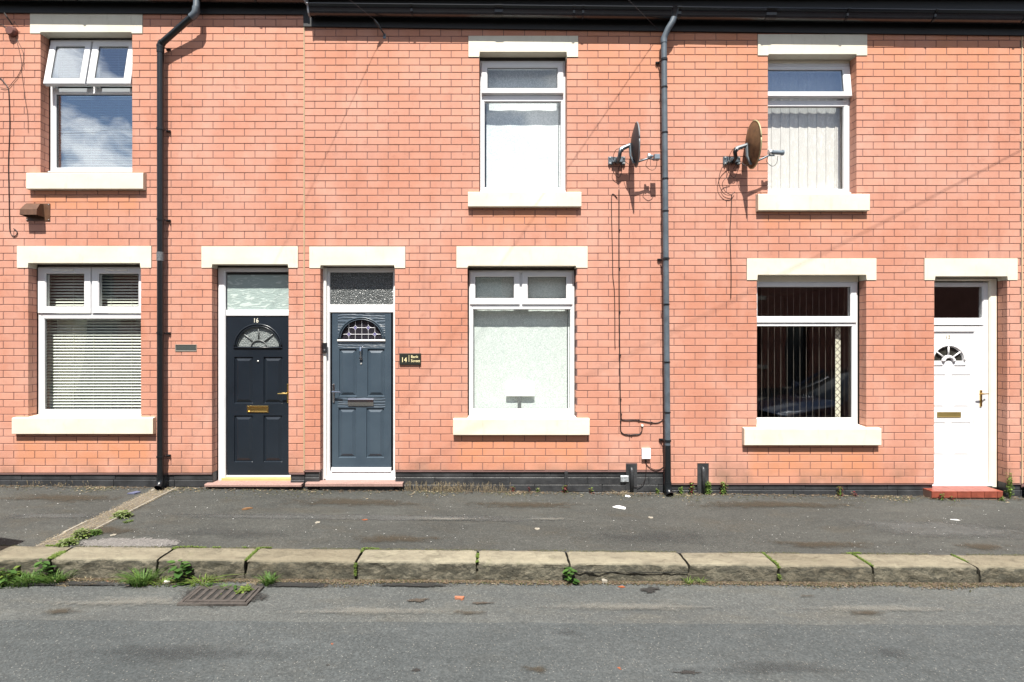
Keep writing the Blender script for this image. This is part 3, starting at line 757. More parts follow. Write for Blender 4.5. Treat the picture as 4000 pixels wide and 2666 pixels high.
w2 = window(h16, fx0, fx1, fz0, fz1, (PZ(366), PZ(345)), [], (PX(219), PX(524), PZ(667), PZ(369)), GLASSM, GLASSM, lab='upper white window with both top lights propped open', mull=(PX(360), PX(376)))
for (a_, c_, g0, g1) in ((203, 362, 226, 338), (369, 537, 394, 507)):
    sash(w2, PX(a_), PX(c_), PZ(352), PZ(166), PX(g0), PX(g1), PZ(326), PZ(188), FR-.02, GLASSM, R(10))
for px_ in (222, 378, 392):
    b = B(); b.tube([(PX(px_), FR-.03, PZ(345)), (PX(px_)+.01, FR-.005, PZ(352)), (PX(px_), FR, PZ(340))], .005, 6); b.build('stay_arm', SATIN, w2)
# ------------------ doors
def door_panel(parent, x0, x1, z0, z1, y, mat, dep=.014, name='panel'):
    rings = [(0, 0), (.007, dep), (.015, dep), (.046, .0005)]
    vs = []; 
    for ins, dd in rings: vs += [(x0+ins, y+dd, z0+ins), (x1-ins, y+dd, z0+ins), (x1-ins, y+dd, z1-ins), (x0+ins, y+dd, z1-ins)]
    fs = [(L_*4+k, L_*4+(k+1)%4, (L_+1)*4+(k+1)%4, (L_+1)*4+k) for L_ in range(3) for k in range(4)]+[(12,13,14,15)]
    return B().add(vs, fs).build(name, mat, parent)
def arc_pts(cx, cz, rx, rz, n=28, a0=0, a1=PI): return [(cx+rx*math.cos(a0+(a1-a0)*k/n), cz+rz*math.sin(a0+(a1-a0)*k/n)) for k in range(n+1)]
def arch_plate(x0, x1, z0, z1, cx, cz, rx, rz, y0, y1):
    """rectangular plate with a half-round hole whose flat foot lies at cz"""
    b = B(); N = 32; arc = arc_pts(cx, cz, rx, rz, N)          # from right foot over to left foot
    outer = []
    for (ax, az) in arc:
        dx, dz = ax-cx, az-cz+1e-9
        t = min(((x1-cx)/dx) if dx > 1e-6 else 1e9, ((x0-cx)/dx) if dx < -1e-6 else 1e9, (z1-cz)/max(dz, 1e-6))
        outer.append((cx+dx*t, cz+dz*t))
    n = N+1; vs = [(a,y0,z) for a,z in outer]+[(a,y0,z) for a,z in arc]+[(a,y1,z) for a,z in arc]
    fs = [(k, k+1, n+k+1, n+k) for k in range(N)]+[(n+k, n+k+1, 2*n+k+1, 2*n+k) for k in range(N)]
    b.add(vs, fs)
    # corner fill at the two top corners
    for cxx in (x0, x1):
        ks = [k for k in range(N) if (abs(outer[k][0]-cxx) < 1e-4) != (abs(outer[k+1][0]-cxx) < 1e-4) and (abs(outer[k][1]-z1) < 1e-4 or abs(outer[k+1][1]-z1) < 1e-4)]
        for k in ks: b.add([(outer[k][0], y0, outer[k][1]), (cxx, y0, z1), (outer[k+1][0], y0, outer[k+1][1])], [(0,1,2)])
    b.box(x0, x1, y0, y1, z0, cz-.0002)
    return b
def moulding(path, r=.006, squash=1): return B().tube(path, r, 6)

def composite_door(h, x0, x1, z0, z1, y, mat, panels, arch, label, stile_mat=None):
    """leaf with recessed panels and a half-round fanlight opening"""
    ax0, ax1, az0, az1, cx, cz, rx, rz = arch
    b = B(); slab(b, x0, x1, z0, z1, [p for p in panels]+[(ax0, ax1, az0, az1)], y, y+.044)
    d = b.build('door', mat, h); d['label'] = label
    for p in panels: door_panel(d, *p, y, mat)
    arch_plate(ax0, ax1, az0, az1, cx, cz, rx, rz, y+.0003, y+.03).build('fanlight_surround', stile_mat or mat, d)
    return d

DY = FR+.012
# 16 -----
fr = B(); ring(fr, PX(851), PX(1166), PZ(1892), PZ(1046), .085, FR, .06, .006, tb=.03, tt=.05)
dfr = fr.build('door_frame', UPVC, h16); f16c = (PX(851), PX(1166), PZ(1892), PZ(1046))
B().box(PX(882), PX(1134), FR+.002, FR+.058, PZ(1235), PZ(1212), .005).build('transom', UPVC, dfr)
pane(PX(884), PX(1134), PZ(1212), PZ(1069), FR+.022, FILM, dfr)
B().box(PX(884), PX(1134), FR+.013, FR+.019, PZ(1073), PZ(1069)).build('gasket', GASKET, dfr)
dx0, dx1, dz0, dz1 = PX(885), PX(1133), PZ(1857), PZ(1236)
def pr(a, c, t, bt, y=DY): return (wx(a, y), wx(c, y), wz(bt, y), wz(t, y))
pan = [pr(915, 988, 1395, 1577), pr(1029, 1103, 1395, 1577), pr(914, 987, 1624, 1806), pr(1029, 1102, 1624, 1806)]
acx, acz = wx(1008, DY), wz(1355, DY)
d16 = composite_door(h16, dx0, dx1, dz0, dz1, DY, DOOR16, pan, (wx(908,DY), wx(1108,DY), wz(1366,DY), wz(1264,DY), acx, acz, .258, .245), 'black panelled front door with number 16 and brass fittings')
pane(acx-.27, acx+.27, acz-.005, acz+.255, DY+.02, OBSC16, d16)
mo = B()
for rr, rad in ((.276, .010), (.252, .006)): mo.tube([(x, DY-.004, z) for x, z in arc_pts(acx, acz, rr, rr*.95)], rad, 6)
mo.tube([(acx-.285, DY-.004, acz-.012), (acx+.285, DY-.004, acz-.012)], .010, 6)
mo.build('fanlight_moulding', DOOR16, d16, smooth=True)
mu = B(); GREYL = simple('grey_muntin', (.12,.13,.13), .4)
for a in (42, 90, 138): mu.tube([(acx+.085*math.cos(R(a)), DY+.014, acz+.085*math.sin(R(a))), (acx+.25*math.cos(R(a)), DY+.014, acz+.24*math.sin(R(a)))], .0085, 6)
mu.tube([(x, DY+.014, z) for x, z in arc_pts(acx, acz, .09, .075, 14)], .0085, 6)
mu.build('muntins', GREYL, d16, smooth=True)
text_mesh('numeral', '1', .074, NUMW, d16, (wx(990,DY), DY-.004, wz(1261,DY)), .003, sx=.8)
text_mesh('numeral', '6', .074, NUMW, d16, (wx(1001,DY), DY-.004, wz(1261,DY)), .003, sx=.8)
b = B(); ring(b, wx(966,DY), wx(1049,DY), wz(1612,DY), wz(1586,DY), .017, DY-.008, .008, .002); b.build('letter_plate', BRASS, d16)
B().box(wx(972,DY), wx(1043,DY), DY-.004, DY-.0005, wz(1606,DY), wz(1592,DY), .001).build('letter_flap', BRASS, d16)
b = B(); b.tube([(wx(1008.5,DY), DY-.008, wz(1412,DY)), (wx(1008.5,DY), DY+.003, wz(1412,DY))], .0105, 12); b.build('spyhole', SATIN, d16, smooth=True)
b = B(); hx = wx(1124,DY); hz = wz(1537,DY); b.box(hx-.006, hx+.018, DY-.01, DY, hz-.11, hz+.11, .003); b.tube([(hx+.006, DY, hz), (hx+.006, DY-.05, hz), (hx-.095, DY-.052, hz)], [.011,.009,.007], 8); b.build('handle', BRASS, d16, smooth=False)
B().box(dx0-.004, dx1+.004, FR+.001, FR+.05, PZ(1865.5), PZ(1858.5), .002).build('weather_bar', UPVC, dfr)
B().box(PX(868), PX(1140), FR-.02, FR+.05, PZ(1882), PZ(1866.5), .002).build('threshold', GOLDS, dfr)
def step(h, a, c, pt, pf, mat, yf, name='doorstep', lip=.035):
    X0, X1 = wx(a, yf), wx(c, yf); zt = wz(pt, yf)
    bb = B().box(X0, X1, yf, .20, wz(pf, yf), zt, .006)
    return bb.build(name, mat, h)
step(h16, 797, 1177, 1893, 1904, PINKST, -.055)
B().box(wx(828)+.004, wx(1127)-.002, -.02, .19, z_wall(-2.8)-.05, wz(1896,-.055)).build('step_base', PLINTH, h16)
inner_leaf(h16, X16, XB, -.1, [f16a, f16b, f16c])

# ================================================================= number 14
h14 = house('brick terraced house with a slate-blue door and two net-curtained windows, mid row', 1900)
op_w3 = opening(1872, 2215, 204, 750); op_w4 = opening(1826, 2251, 1039, 1636); op_d14 = opening(1251, 1542, 1037, 1960)
blocks = [lintel(h14, 1830, 2258, 142, 204, 224, op_w3), lintel(h14, 1783, 2295, 963, 1039, 1047, op_w4), lintel(h14, 1209, 1583, 964, 1037, 1048, op_d14)]
e, _ = sill(h14, 1828, 2271, 750, 808); blocks.append(e); e, _ = sill(h14, 1770, 2303, 1637, 1701); blocks.append(e)
notch14 = (wx(2445), wx(2489), Z14-.2, wz(1813)); blocks.append(notch14)
holes14 = [op_w3, op_w4, op_d14]
wall14 = wall_body(h14, XB, XC, Z14-.02, holes14); wall14.location = -h14.location
lay_bricks(wall14, XB+.004, XC-.002, wz(962), Z14, 28.26/340, wx(2295), holes14, blocks)
B().box(XB-.0035, XB+.0035, -.0035, .004, Z14-.005, 5.6).build('expansion_bead', BEIGE, h14)
plinth(h14, [(wx(1189), wx(1245)), (wx(1542), XC)], Z14-.001, .80)
fascia(h14, XB, XC, 104, 122); roof(h14, XB, XC); shell(h14, XB, XC, -.12, ROOMW, holes14)
fx0, fx1, fz0, fz1 = PX(1875), PX(2209), PZ(749), PZ(238); f14a = (fx0, fx1, fz0, fz1)
w3 = window(h14, fx0, fx1, fz0, fz1, (PZ(397), PZ(373)), [(PX(1881), PX(2200), PZ(371), PZ(247), PX(1904), PX(2177), PZ(350), PZ(269))],
       (PX(1893), PX(2185), PZ(738), PZ(398)), GLASSD, GLASS, tilt=R(3.5), lab='upper white window with one wide top light')
fx0, fx1, fz0, fz1 = PX(1832), PX(2244), PZ(1632), PZ(1057); f14b = (fx0, fx1, fz0, fz1)
w4 = window(h14, fx0, fx1, fz0, fz1, (PZ(1208), PZ(1190)), [(PX(1836), PX(2030), PZ(1191), PZ(1063), PX(1857), PX(2007), PZ(1166), PZ(1083)), (PX(2039), PX(2236), PZ(1191), PZ(1063), PX(2062), PX(2211), PZ(1168), PZ(1083))],
       (PX(1846), PX(2219), PZ(1598), PZ(1208)), GLASSD, GLASSD, lab='lower white window with two small top lights', mull=(PX(2028), PX(2041)))
fr = B(); ring(fr, PX(1263), PX(1560), PZ(1884), PZ(1046), .075, FR+.0, .06, .006, tb=.12, tt=.055)
dfr = fr.build('door_frame', UPVC, h14); f14c = (PX(1263), PX(1560), PZ(1884), PZ(1046))
B().box(PX(1286), PX(1537), FR+.003, FR+.058, PZ(1222), PZ(1191), .006).build('transom', UPVC, dfr)
pane(PX(1288), PX(1535), PZ(1192), PZ(1062), FR+.022, OBSC, dfr)
B().box(PX(1258), PX(1278), FR-.03, FR-.002, PZ(1885), PZ(1047), .008).build('jamb_trim', UPVCD, dfr)
dx0, dx1, dz0, dz1 = PX(1296), PX(1527), PZ(1826), PZ(1223)
pan = [pr(1325, 1393, 1364, 1549), pr(1435, 1502, 1364, 1549), pr(1322, 1390, 1595, 1789), pr(1431, 1500, 1595, 1789)]
acx, acz = wx(1412, DY), wz(1326, DY)
d14 = composite_door(h14, dx0, dx1, dz0, dz1, DY, DOOR14, pan, (wx(1320,DY), wx(1504,DY), wz(1361,DY), wz(1226,DY), acx, acz, .250, .232), 'slate-blue front door with chrome knocker and leaded fanlight', DOOR14G)
pane(acx-.26, acx+.26, acz-.005, acz+.24, DY+.02, DARKG, d14, 'fanlight_pane')
mo = B()
for rr, rad in ((.268, .010), (.247, .006)): mo.tube([(x, DY-.005, z) for x, z in arc_pts(acx, acz, rr, rr*.94)], rad, 6)
mo.build('fanlight_moulding', DOOR14, d14, smooth=True)
mo = B(); mo.box(acx-.282, acx+.282, DY-.016, DY+.01, acz-.026, acz-.004, .005); mo.build('fanlight_sill', UPVCD, d14)
B().box(wx(1319,DY), wx(1505,DY), DY-.0012, DY+.01, wz(1592,DY), wz(1552,DY)).build('mid_rail', DOOR14G, d14)
ld = B(); ly = DY+.016; us = .0545
def seg(x0, z0, x1, z1, r=.0032): ld.tube([(acx+x0, ly, acz+z0), (acx+x1, ly, acz+z1)], r, 4)
for k in (-2, -1, 0, 1, 2):
    X = k*.0765; top = .228*math.sqrt(max(0, 1-(X/.247)**2)); seg(X, 0, X, top)
seg(-.225, .058, .225, .058); seg(-.17, .135, .17, .135)
for (k, zc) in ((-2, .058), (2, .058), (-1, .135), (1, .135)):
    X = k*.0765
    for sx_ in (-1, 1):
        for sz_ in (-1, 1):
            ld.tube([(acx+X+sx_*(.040-.040*math.sin(t)), ly, acz+zc+sz_*(.040-.040*math.cos(t))) for t in [PI/2*q/5 for q in range(6)]], .003, 4)
ld.build('leading', LEAD, d14)
for (k, zc) in ((-2, .058), (2, .058), (-1, .135), (1, .135)):
    X = acx+k*.0765; Z = acz+zc; b = B()
    N = []; 
    for q in range(4):
        a = q*PI/2
        for t in (0, .5):
            rr = .026 if t == 0 else .012
            N.append((X+rr*math.cos(a+t*PI/2), Z+rr*math.sin(a+t*PI/2)))
    b.prism(N, ly-.002, ly+.003); b.build('blue_diamond', BLUEG, d14)
kx_, kz_ = wx(1411,DY), wz(1400,DY)
b = B(); b.tube([(kx_, DY, wz(1364,DY)), (kx_, DY-.028, wz(1360,DY)), (kx_, DY-.034, wz(1372,DY)), (kx_, DY-.026, wz(1386,DY)), (kx_, DY-.02, wz(1399,DY))], [.014,.015,.013,.010,.011], 8); b.box(kx_-.017, kx_+.017, DY-.022, DY, wz(1405,DY), wz(1396,DY), .003); b.build('knocker', CHROME, d14, smooth=False)
b = B(); b.tube([(kx_, DY-.007, wz(1421,DY)), (kx_, DY+.002, wz(1421,DY))], .010, 12); b.build('spyhole', SATIN, d14)
b = B(); lx0, lx1, lz0, lz1 = wx(1360,DY), wx(1460,DY), wz(1585,DY), wz(1558,DY)
b.extr_x([(DY, lz0-.004), (DY-.010, lz0-.004), (DY-.016, lz0+.02), (DY-.021, (lz0+lz1)/2), (DY-.016, lz1-.01), (DY-.006, lz1+.002), (DY, lz1+.002)], lx0, lx1); b.build('letter_plate', CHROME, d14)
hx, hz = wx(1304,DY), wz(1530,DY)
b = B(); b.box(hx-.013, hx+.013, DY-.012, DY, hz-.13, hz+.09, .005); b.tube([(hx, DY, hz), (hx, DY-.05, hz), (hx+.10, DY-.055, hz-.003)], [.012,.011,.008], 8)
b.tube([(hx, DY-.02, hz-.10), (hx, DY, hz-.10)], .010, 8); b.build('handle', CHROME, d14)
B().box(dx0-.003, dx1+.003, FR-.012, FR+.03, PZ(1844), PZ(1827.5), .004).build('weather_bar', UPVC, dfr)
B().box(PX(1268), PX(1558), FR-.03, FR+.03, PZ(1880), PZ(1866), .004).build('threshold', UPVC, dfr)
step(h14, 1191, 1573, 1889, 1903, PINKST, -.055)
B().box(wx(1251)+.004, wx(1542)-.002, -.02, .19, z_wall(-1)-.06, wz(1893,-.055)).build('step_base', PLINTH, h14)
inner_leaf(h14, XB, XC, -.12, [f14a, f14b, f14c])

# ================================================================= number 12
h12 = house('brick terraced house with a white front door numbered 12, right of the grey downpipe', 3300)
op_w5 = opening(3000, 3346, 213, 757); op_w6 = opening(2957, 3384, 1074, 1672); op_d12 = opening(3650, 3935, 1080, 2000)
blocks = [lintel(h12, 2960, 3386, 136, 213, 218, op_w5), lintel(h12, 2917, 3422, 1010, 1074, 1095, op_w6), lintel(h12, 3610, 3973, 1010, 1080, 1095, op_d12)]
e, _ = sill(h12, 2962, 3398, 758, 823); blocks.append(e); e, _ = sill(h12, 2908, 3443, 1674, 1741); blocks.append(e)
notch12 = (wx(2724), wx(2769), Z12-.2, wz(1811)); blocks.append(notch12)
holes12 = [op_w5, op_w6, op_d12]
wall12 = wall_body(h12, XC, XD, Z12-.02, holes12); wall12.location = -h12.location
lay_bricks(wall12, XC+.002, XD-.004, wz(1010), Z12, 28.4/340, wx(2674), holes12, blocks)
B().box(XD-.0035, XD+.0035, -.0035, .004, Z12-.005, 5.6).build('expansion_bead', BEIGE, h12)
plinth(h12, [(XC, wx(3650)), (wx(3935), XD)], Z12-.001, .55)
fascia(h12, XC, XD, 122, 139); roof(h12, XC, XD); shell(h12, XC, XD, -.2, ROOMW, holes12)
fx0, fx1, fz0, fz1 = PX(2958), PX(3322), PZ(755), PZ(248); f12a = (fx0, fx1, fz0, fz1)
w5 = window(h12, fx0, fx1, fz0, fz1, (PZ(414), PZ(392)), [(PX(2962), PX(3317), PZ(386), PZ(263), PX(2990), PX(3288), PZ(366), PZ(277))],
       (PX(2984), PX(3292), PZ(740), PZ(418)), GLASSM, GLASSD, tilt=R(6), lab='upper white window, top light ajar')
fx0, fx1, fz0, fz1 = PX(2922), PX(3351), PZ(1660), PZ(1102); f12b = (fx0, fx1, fz0, fz1)
w6 = window(h12, fx0, fx1, fz0, fz1, (PZ(1274), PZ(1264)), [(PX(2925), PX(3344), PZ(1262), PZ(1106), PX(2958), PX(3320), PZ(1237), PZ(1122))],
       (PX(2945), PX(3327), PZ(1633), PZ(1275)), GLASSD, GLASSD, lab='lower white window with one wide closed top light')
# head packer strips above the frames
B().box(PX(2950), PX(3353), FR+.002, FR+.05, PZ(1102)-.0005, PZ(1078)).build('head_packer', WOODCR, h12)
B().box(PX(2979), PX(3330), FR+.002, FR+.05, PZ(248)-.0005, PZ(232)).build('head_packer', WOODCR, h12)
fr = B(); ring(fr, PX(3560), PX(3894), PZ(1905), PZ(1088), .085, FR-.003, .08, .006, tb=.03, tt=.03)
dfo = fr.build('outer_door_frame', WOODCR, h12); f12c = (PX(3560), PX(3894), PZ(1905), PZ(1088))
FY = FR+.02
fr = B(); ring(fr, wx(3585,FY), wx(3862,FY), wz(1893,FY), wz(1104,FY), .065, FY, .05, .006, tb=.03, tt=.05); dfr = fr.build('door_frame', UPVC, h12)
B().box(wx(3600,FY), wx(3845,FY), FY+.002, FY+.05, wz(1272,FY), wz(1243,FY), .006).build('transom', UPVC, dfr)
pane(wx(3596,FY), wx(3840,FY), wz(1243,FY), wz(1118,FY), FY+.02, GLASSD, dfr)
D2 = FY+.01; dx0, dx1, dz0, dz1 = wx(3577,D2), wx(3838,D2), wz(1880,D2), wz(1275,D2)
b = B(); ring(b, dx0, dx1, dz0, dz1, .10, D2, .045, .005, tb=.145, tt=.072); d12 = b.build('door', UPVC, h12); d12['label'] = 'white plastic front door with number 12 and gold handle'
ix0, ix1, iz0, iz1 = dx0+.095, dx1-.095, dz0+.14, dz1-.068; acx, acz = wx(3709,D2), wz(1410,D2)
pn = [(ix0+.03, acx-.035, wz(1598,D2), wz(1464,D2)), (acx+.035, ix1-.03, wz(1598,D2), wz(1464,D2)), (ix0+.03, acx-.035, wz(1785,D2), wz(1652,D2)), (acx+.035, ix1-.03, wz(1785,D2), wz(1652,D2))]
az0, az1 = wz(1428,D2), wz(1350,D2)
b = B(); slab(b, ix0, ix1, iz0, iz1, pn+[(ix0+.02, ix1-.02, az0, az1)], D2+.014, D2+.036); b.build('infill_panel', UPVC, d12)
for p in pn: door_panel(d12, *p, D2+.014, UPVC, .006)
arch_plate(ix0+.02, ix1-.02, az0, az1, acx, acz, .172, .165, D2+.0142, D2+.034).build('fanlight_surround', UPVC, d12)
pane(ix0+.02, ix1-.02, az0, az1, D2+.03, simple('dark_smoked_glass', (.03,.03,.026), .08), d12)
mo = B(); mo.tube([(x, D2+.012, z) for x, z in arc_pts(acx, acz, .188, .18)], .011, 6); mo.tube([(x, D2+.014, z) for x, z in arc_pts(acx, acz-.01, .062, .055, 16)], .022, 6)
for a in (38, 90, 142): mo.tube([(acx+.06*math.cos(R(a)), D2+.014, acz+.06*math.sin(R(a))), (acx+.175*math.cos(R(a)), D2+.014, acz+.168*math.sin(R(a)))], .0095, 6)
for sx_ in (-1, 1): mo.tube([(acx+sx_*.07, D2+.012, wz(1427,D2)), (acx+sx_*.20, D2+.012, wz(1427,D2))], .006, 6)
mo.build('fanlight_moulding', UPVC, d12, smooth=True)
text_mesh('numeral', '1', .058, NUMB, d12, (wx(3697,D2), D2+.0125, wz(1324,D2)), .002)
text_mesh('numeral', '2', .058, NUMB, d12, (wx(3707,D2), D2+.0125, wz(1324,D2)), .002)
b = B(); ring(b, wx(3664,D2), wx(3757,D2), wz(1632,D2), wz(1611,D2), .008, D2+.007, .008, .002); b.build('letter_plate', OLDBRASS, d12)
B().box(wx(3666,D2), wx(3755,D2), D2+.0105, D2+.0138, wz(1630,D2), wz(1613,D2), .001).build('letter_flap', OLDBRASS, d12)
hx, hz = wx(3830,D2), wz(1538,D2)
b = B(); b.box(hx-.012, hx+.012, D2-.012, D2-.0005, hz-.155, hz+.04, .003); b.tube([(hx, D2-.01, hz), (hx, D2-.055, hz), (hx-.05, D2-.06, hz-.003), (hx+.002, D2-.055, hz)], .007, 8)
b.tube([(hx+.045, D2-.05, hz+.002), (hx-.065, D2-.052, hz-.002)], .0065, 8); b.build('handle', BRASS, d12)
B().box(wx(3600,FY), wx(3868,FY), FR-.02, FY+.03, wz(1893,FY)-.012, wz(1893,FY)+.004, .004).build('threshold', UPVC, dfr)
st = B().box(wx(3640,-.10), wx(3918,-.10), -.088, .22, z_wall(5.2)-.06, wz(1921,-.10)-.008).build('doorstep', simple('step_mortar', (.2,.12,.09), .9), h12)
txs = [3640, 3688, 3741, 3794, 3847, 3897, 3919]
for i in range(6):
    B().box(wx(txs[i],-.1)+.002, wx(txs[i+1],-.1)-.002, -.10, -.087, wz(1946,-.1), wz(1921,-.1)-.001, .003).build('tile', REDTILE, st)
    B().box(wx(txs[i],-.1)+.001, wx(txs[i+1],-.1)-.001, -.101, .055, wz(1921,-.1)-.0085, wz(1921,-.1)+.003, .002).build('tile', REDTILE, st)
    B().box(wx(txs[i],-.1)+.001, wx(txs[i+1],-.1)-.001, .057, .2, wz(1921,-.1)-.0085, wz(1921,-.1)+.003, .002).build('tile', REDTILE, st)
inner_leaf(h12, XC, XD, -.2, [f12a, f12b, f12c])
# ================================================================= house beyond the right edge
h10 = house('sliver of the next brick house beyond the cream joint at the right edge', 4300); X10 = wx(5600)
holes10 = [opening(4700, 5100, 1074, 1672)]
bl = [lintel(h10, 4660, 5140, 1010, 1074, 1095, holes10[0])]; e, _ = sill(h10, 4655, 5150, 1674, 1741); bl.append(e)
wall10 = wall_body(h10, XD, X10, wz(1905), holes10); wall10.location = -h10.location
lay_bricks(wall10, XD+.004, X10, wz(1010), wz(1888), 28.4/340, wx(4010), holes10, bl, 0)
plinth(h10, [(XD, X10)], wz(1888), .55); fascia(h10, XD, X10, 139, 145); roof(h10, XD, X10); shell(h10, XD, X10, -.25, ROOMW, holes10)
f10 = (wx(4720), wx(5070), wz(1665), wz(1085)); fixed_frame(h10, *f10); pane(f10[0]+.04, f10[1]-.04, f10[2]+.04, f10[3]-.04, FR+.02, GLASSD, h10)
inner_leaf(h10, XD, X10, -.25, [f10])

# ================================================================= things behind the glass
def venetian(label, x0, x1, z0, z1, pitch, y, tilt, n_cords, width=.024, mat=None):
    SLATM = mat or globals()['SLATM']
    e = empty('venetian_blind', ((x0+x1)/2, y, z1), label, 'blind'); n = int((z1-z0)/pitch)
    me = None; hw = (x1-x0)/2
    bb = B(); pr_ = []
    for q in range(4):
        u = (q/3-.5)*width; pr_.append((u*math.cos(tilt), u*math.sin(tilt)+.0018*math.cos(u/width*PI)))
    vs = [(-hw, a, c) for a, c in pr_]+[(hw, a, c) for a, c in pr_]
    bb.add(vs, [(i, i+1, i+5, i+4) for i in range(3)])
    me = bpy.data.meshes.new('slat'); me.from_pydata(bb.v, [], bb.f); me.update(); me.materials.append(SLATM)
    for k in range(n):
        o = bpy.data.objects.new('slat', me); COL.objects.link(o); o.parent = e; o.location = (0, 0, -.03-k*pitch); o.rotation_euler = (random.uniform(-.03, .03), random.uniform(-.0015, .0015), 0)
    B().box(x0, x1, y-.012, y+.012, z1-.022, z1, .002).build('headrail', SLATM, e)
    B().box(x0, x1, y-.012, y+.012, z0-.012, z0, .002).build('bottom_rail', SLATM, e)
    for c in range(n_cords):
        xx = x0+(x1-x0)*(c+.5)/n_cords+random.uniform(-.03, .03); B().tube([(xx, y-.015, z1-.02), (xx, y-.015, z0)], .0014, 4).build('ladder_cord', SLATM, e)
    return e
random.seed(3)
venetian('open cream venetian blind in the lower window left of the black downpipe', wx(176,.26), wx(568,.26), wz(1604,.26), wz(1056,.26), .0355, .22, R(46), 5, .029)
venetian('pale venetian blind behind the window with the propped-open top lights', wx(214,.26), wx(540,.26), wz(664,.26), wz(180,.26), .030, .22, R(38), 3, .024, M('pale_green_blind_slat', (.30,.36,.36), .6).m)
def drape(name, label, x0, x1, z0, z1, y, mat, amp=.012, freq=30, nx=60, cat='curtain', top=None):
    b = B(); nz_ = 10
    for j in range(nz_+1):
        for i in range(nx+1):
            t = i/nx; s_ = j/nz_; x = x0+(x1-x0)*t; zt = z1-(top(t) if top else 0)
            b.v.append((x, y+amp*math.sin(freq*x+.6*math.sin(x*7+s_))+amp*.5*noise.noise(Vector((x*6, s_*2, 0))), z0+(zt-z0)*s_))
    b.f = [(j*(nx+1)+i, j*(nx+1)+i+1, (j+1)*(nx+1)+i+1, (j+1)*(nx+1)+i) for j in range(nz_) for i in range(nx)]
    c = (x0+x1)/2; o = b.build(name, mat, None, loc=(c, y, z0), smooth=True); return tag(o, label, cat)
drape('net_curtain', 'white lace net curtain filling the lower window of number 14', wx(1838,.22), wx(2236,.22), wz(1612,.22), wz(1068,.22), .225, NETL, .0016, 34)
drape('voile_curtain', 'white voile curtain in the upper window above the net-curtained one', wx(1900,.22), wx(2200,.22), wz(745,.22), wz(250,.22), .235, NETU, .0016, 22)
# swept sheer behind the left venetian blind
b = B()
for j in range(25):
    s_ = j/24; zc = wz(1240,.35)+(wz(1590,.35)-wz(1240,.35))*s_
    xr = wx(345,.35)-.24*s_**2+.02; xl = wx(228,.35)
    for i in range(13): t = i/12; b.v.append((xl+(xr-xl)*t, .33+.02*math.sin(t*30+s_*2), zc))
b.f = [(j*13+i, j*13+i+1, (j+1)*13+i+1, (j+1)*13+i) for j in range(24) for i in range(12)]
tag(b.build('sheer_curtain', CURT, None, loc=(wx(280,.35), .33, 1.4), smooth=True), 'sheer curtain swept aside behind the open venetian blind', 'curtain')
# cream vertical blind, closed
vb = empty('vertical_blind', (wx(3140,.24), .22, wz(250,.24)), 'closed cream vertical blind in the upper window of the white-door house', 'blind')
xs = wx(2975,.24); zt, zb = wz(262,.24), wz(742,.24)
B().box(xs-.02, wx(3275,.24), .205, .235, zt, zt+.03, .003).build('headrail', UPVC, vb)
k = 0
while xs < wx(3262,.24):
    vw = .115; b = B(); a = R(3.5); N = 5
    for j in range(2):
        for q in range(N+1):
            t = q/N-.5; b.v.append((xs+vw/2+t*vw*math.cos(a), .22+t*vw*math.sin(a)+.004*math.cos(t*PI), (zb if j == 0 else zt-.012-.010*(t+.5))))
    b.f = [(q, q+1, N+1+q+1, N+1+q) for q in range(N)]; b.build('vane', VANEC, vb, smooth=True); xs += .108; k += 1
# dark vertical blind, vanes turned edge on
vb = empty('vertical_blind', (wx(3130,.26), .24, wz(1110,.26)), 'open dark vertical blind in the lower window with the car reflection', 'blind')
zt, zb = wz(1112,.28), wz(1640,.28); B().box(wx(2950,.28), wx(3340,.28), .22, .26, zt-.01, zt+.03, .003).build('headrail', VANED, vb)
for q in range(16):
    xc_ = wx(2955+q*25.0, .24); a = math.atan2(xc_, CAMD+.27)+R(2.2); hw = .042
    b = B().add([(xc_-hw*math.sin(a), .265-hw*math.cos(a), zb), (xc_+hw*math.sin(a), .265+hw*math.cos(a), zb), (xc_+hw*math.sin(a), .265+hw*math.cos(a), zt), (xc_-hw*math.sin(a), .265-hw*math.cos(a), zt)], [(0,1,2,3)])
    o = b.build('vane', VANED, vb)
drape('lace_curtain', 'narrow diamond-patterned lace strip at the right of the dark vertical blind', wx(3262,.2), wx(3284,.2), wz(1640,.2), wz(1280,.2), .20, LACE, .004, 40, 16)
drape('side_curtain', 'brown side curtain hanging behind the dark vertical blind', wx(3292,.36), wx(3345,.36), wz(1650,.36), wz(1110,.36), .36, simple('brown_curtain', (.16,.115,.09), .9), .015, 60, 30)
# white card on a stand inside the lower window of number 14
cd = empty('display_card', (wx(2030,.17), .185, wz(1612,.17)), 'white card on a small stand inside the net-curtained window', 'card')
B().box(wx(1976,.17), wx(2088,.17), .178, .184, wz(1549,.17), wz(1490,.17), .001).build('card', PAPER, cd)
B().box(wx(2022,.17), wx(2036,.17), .176, .190, wz(1614,.17), wz(1549,.17), .002).build('stand', simple('grey_stand', (.12,.13,.13), .5), cd)

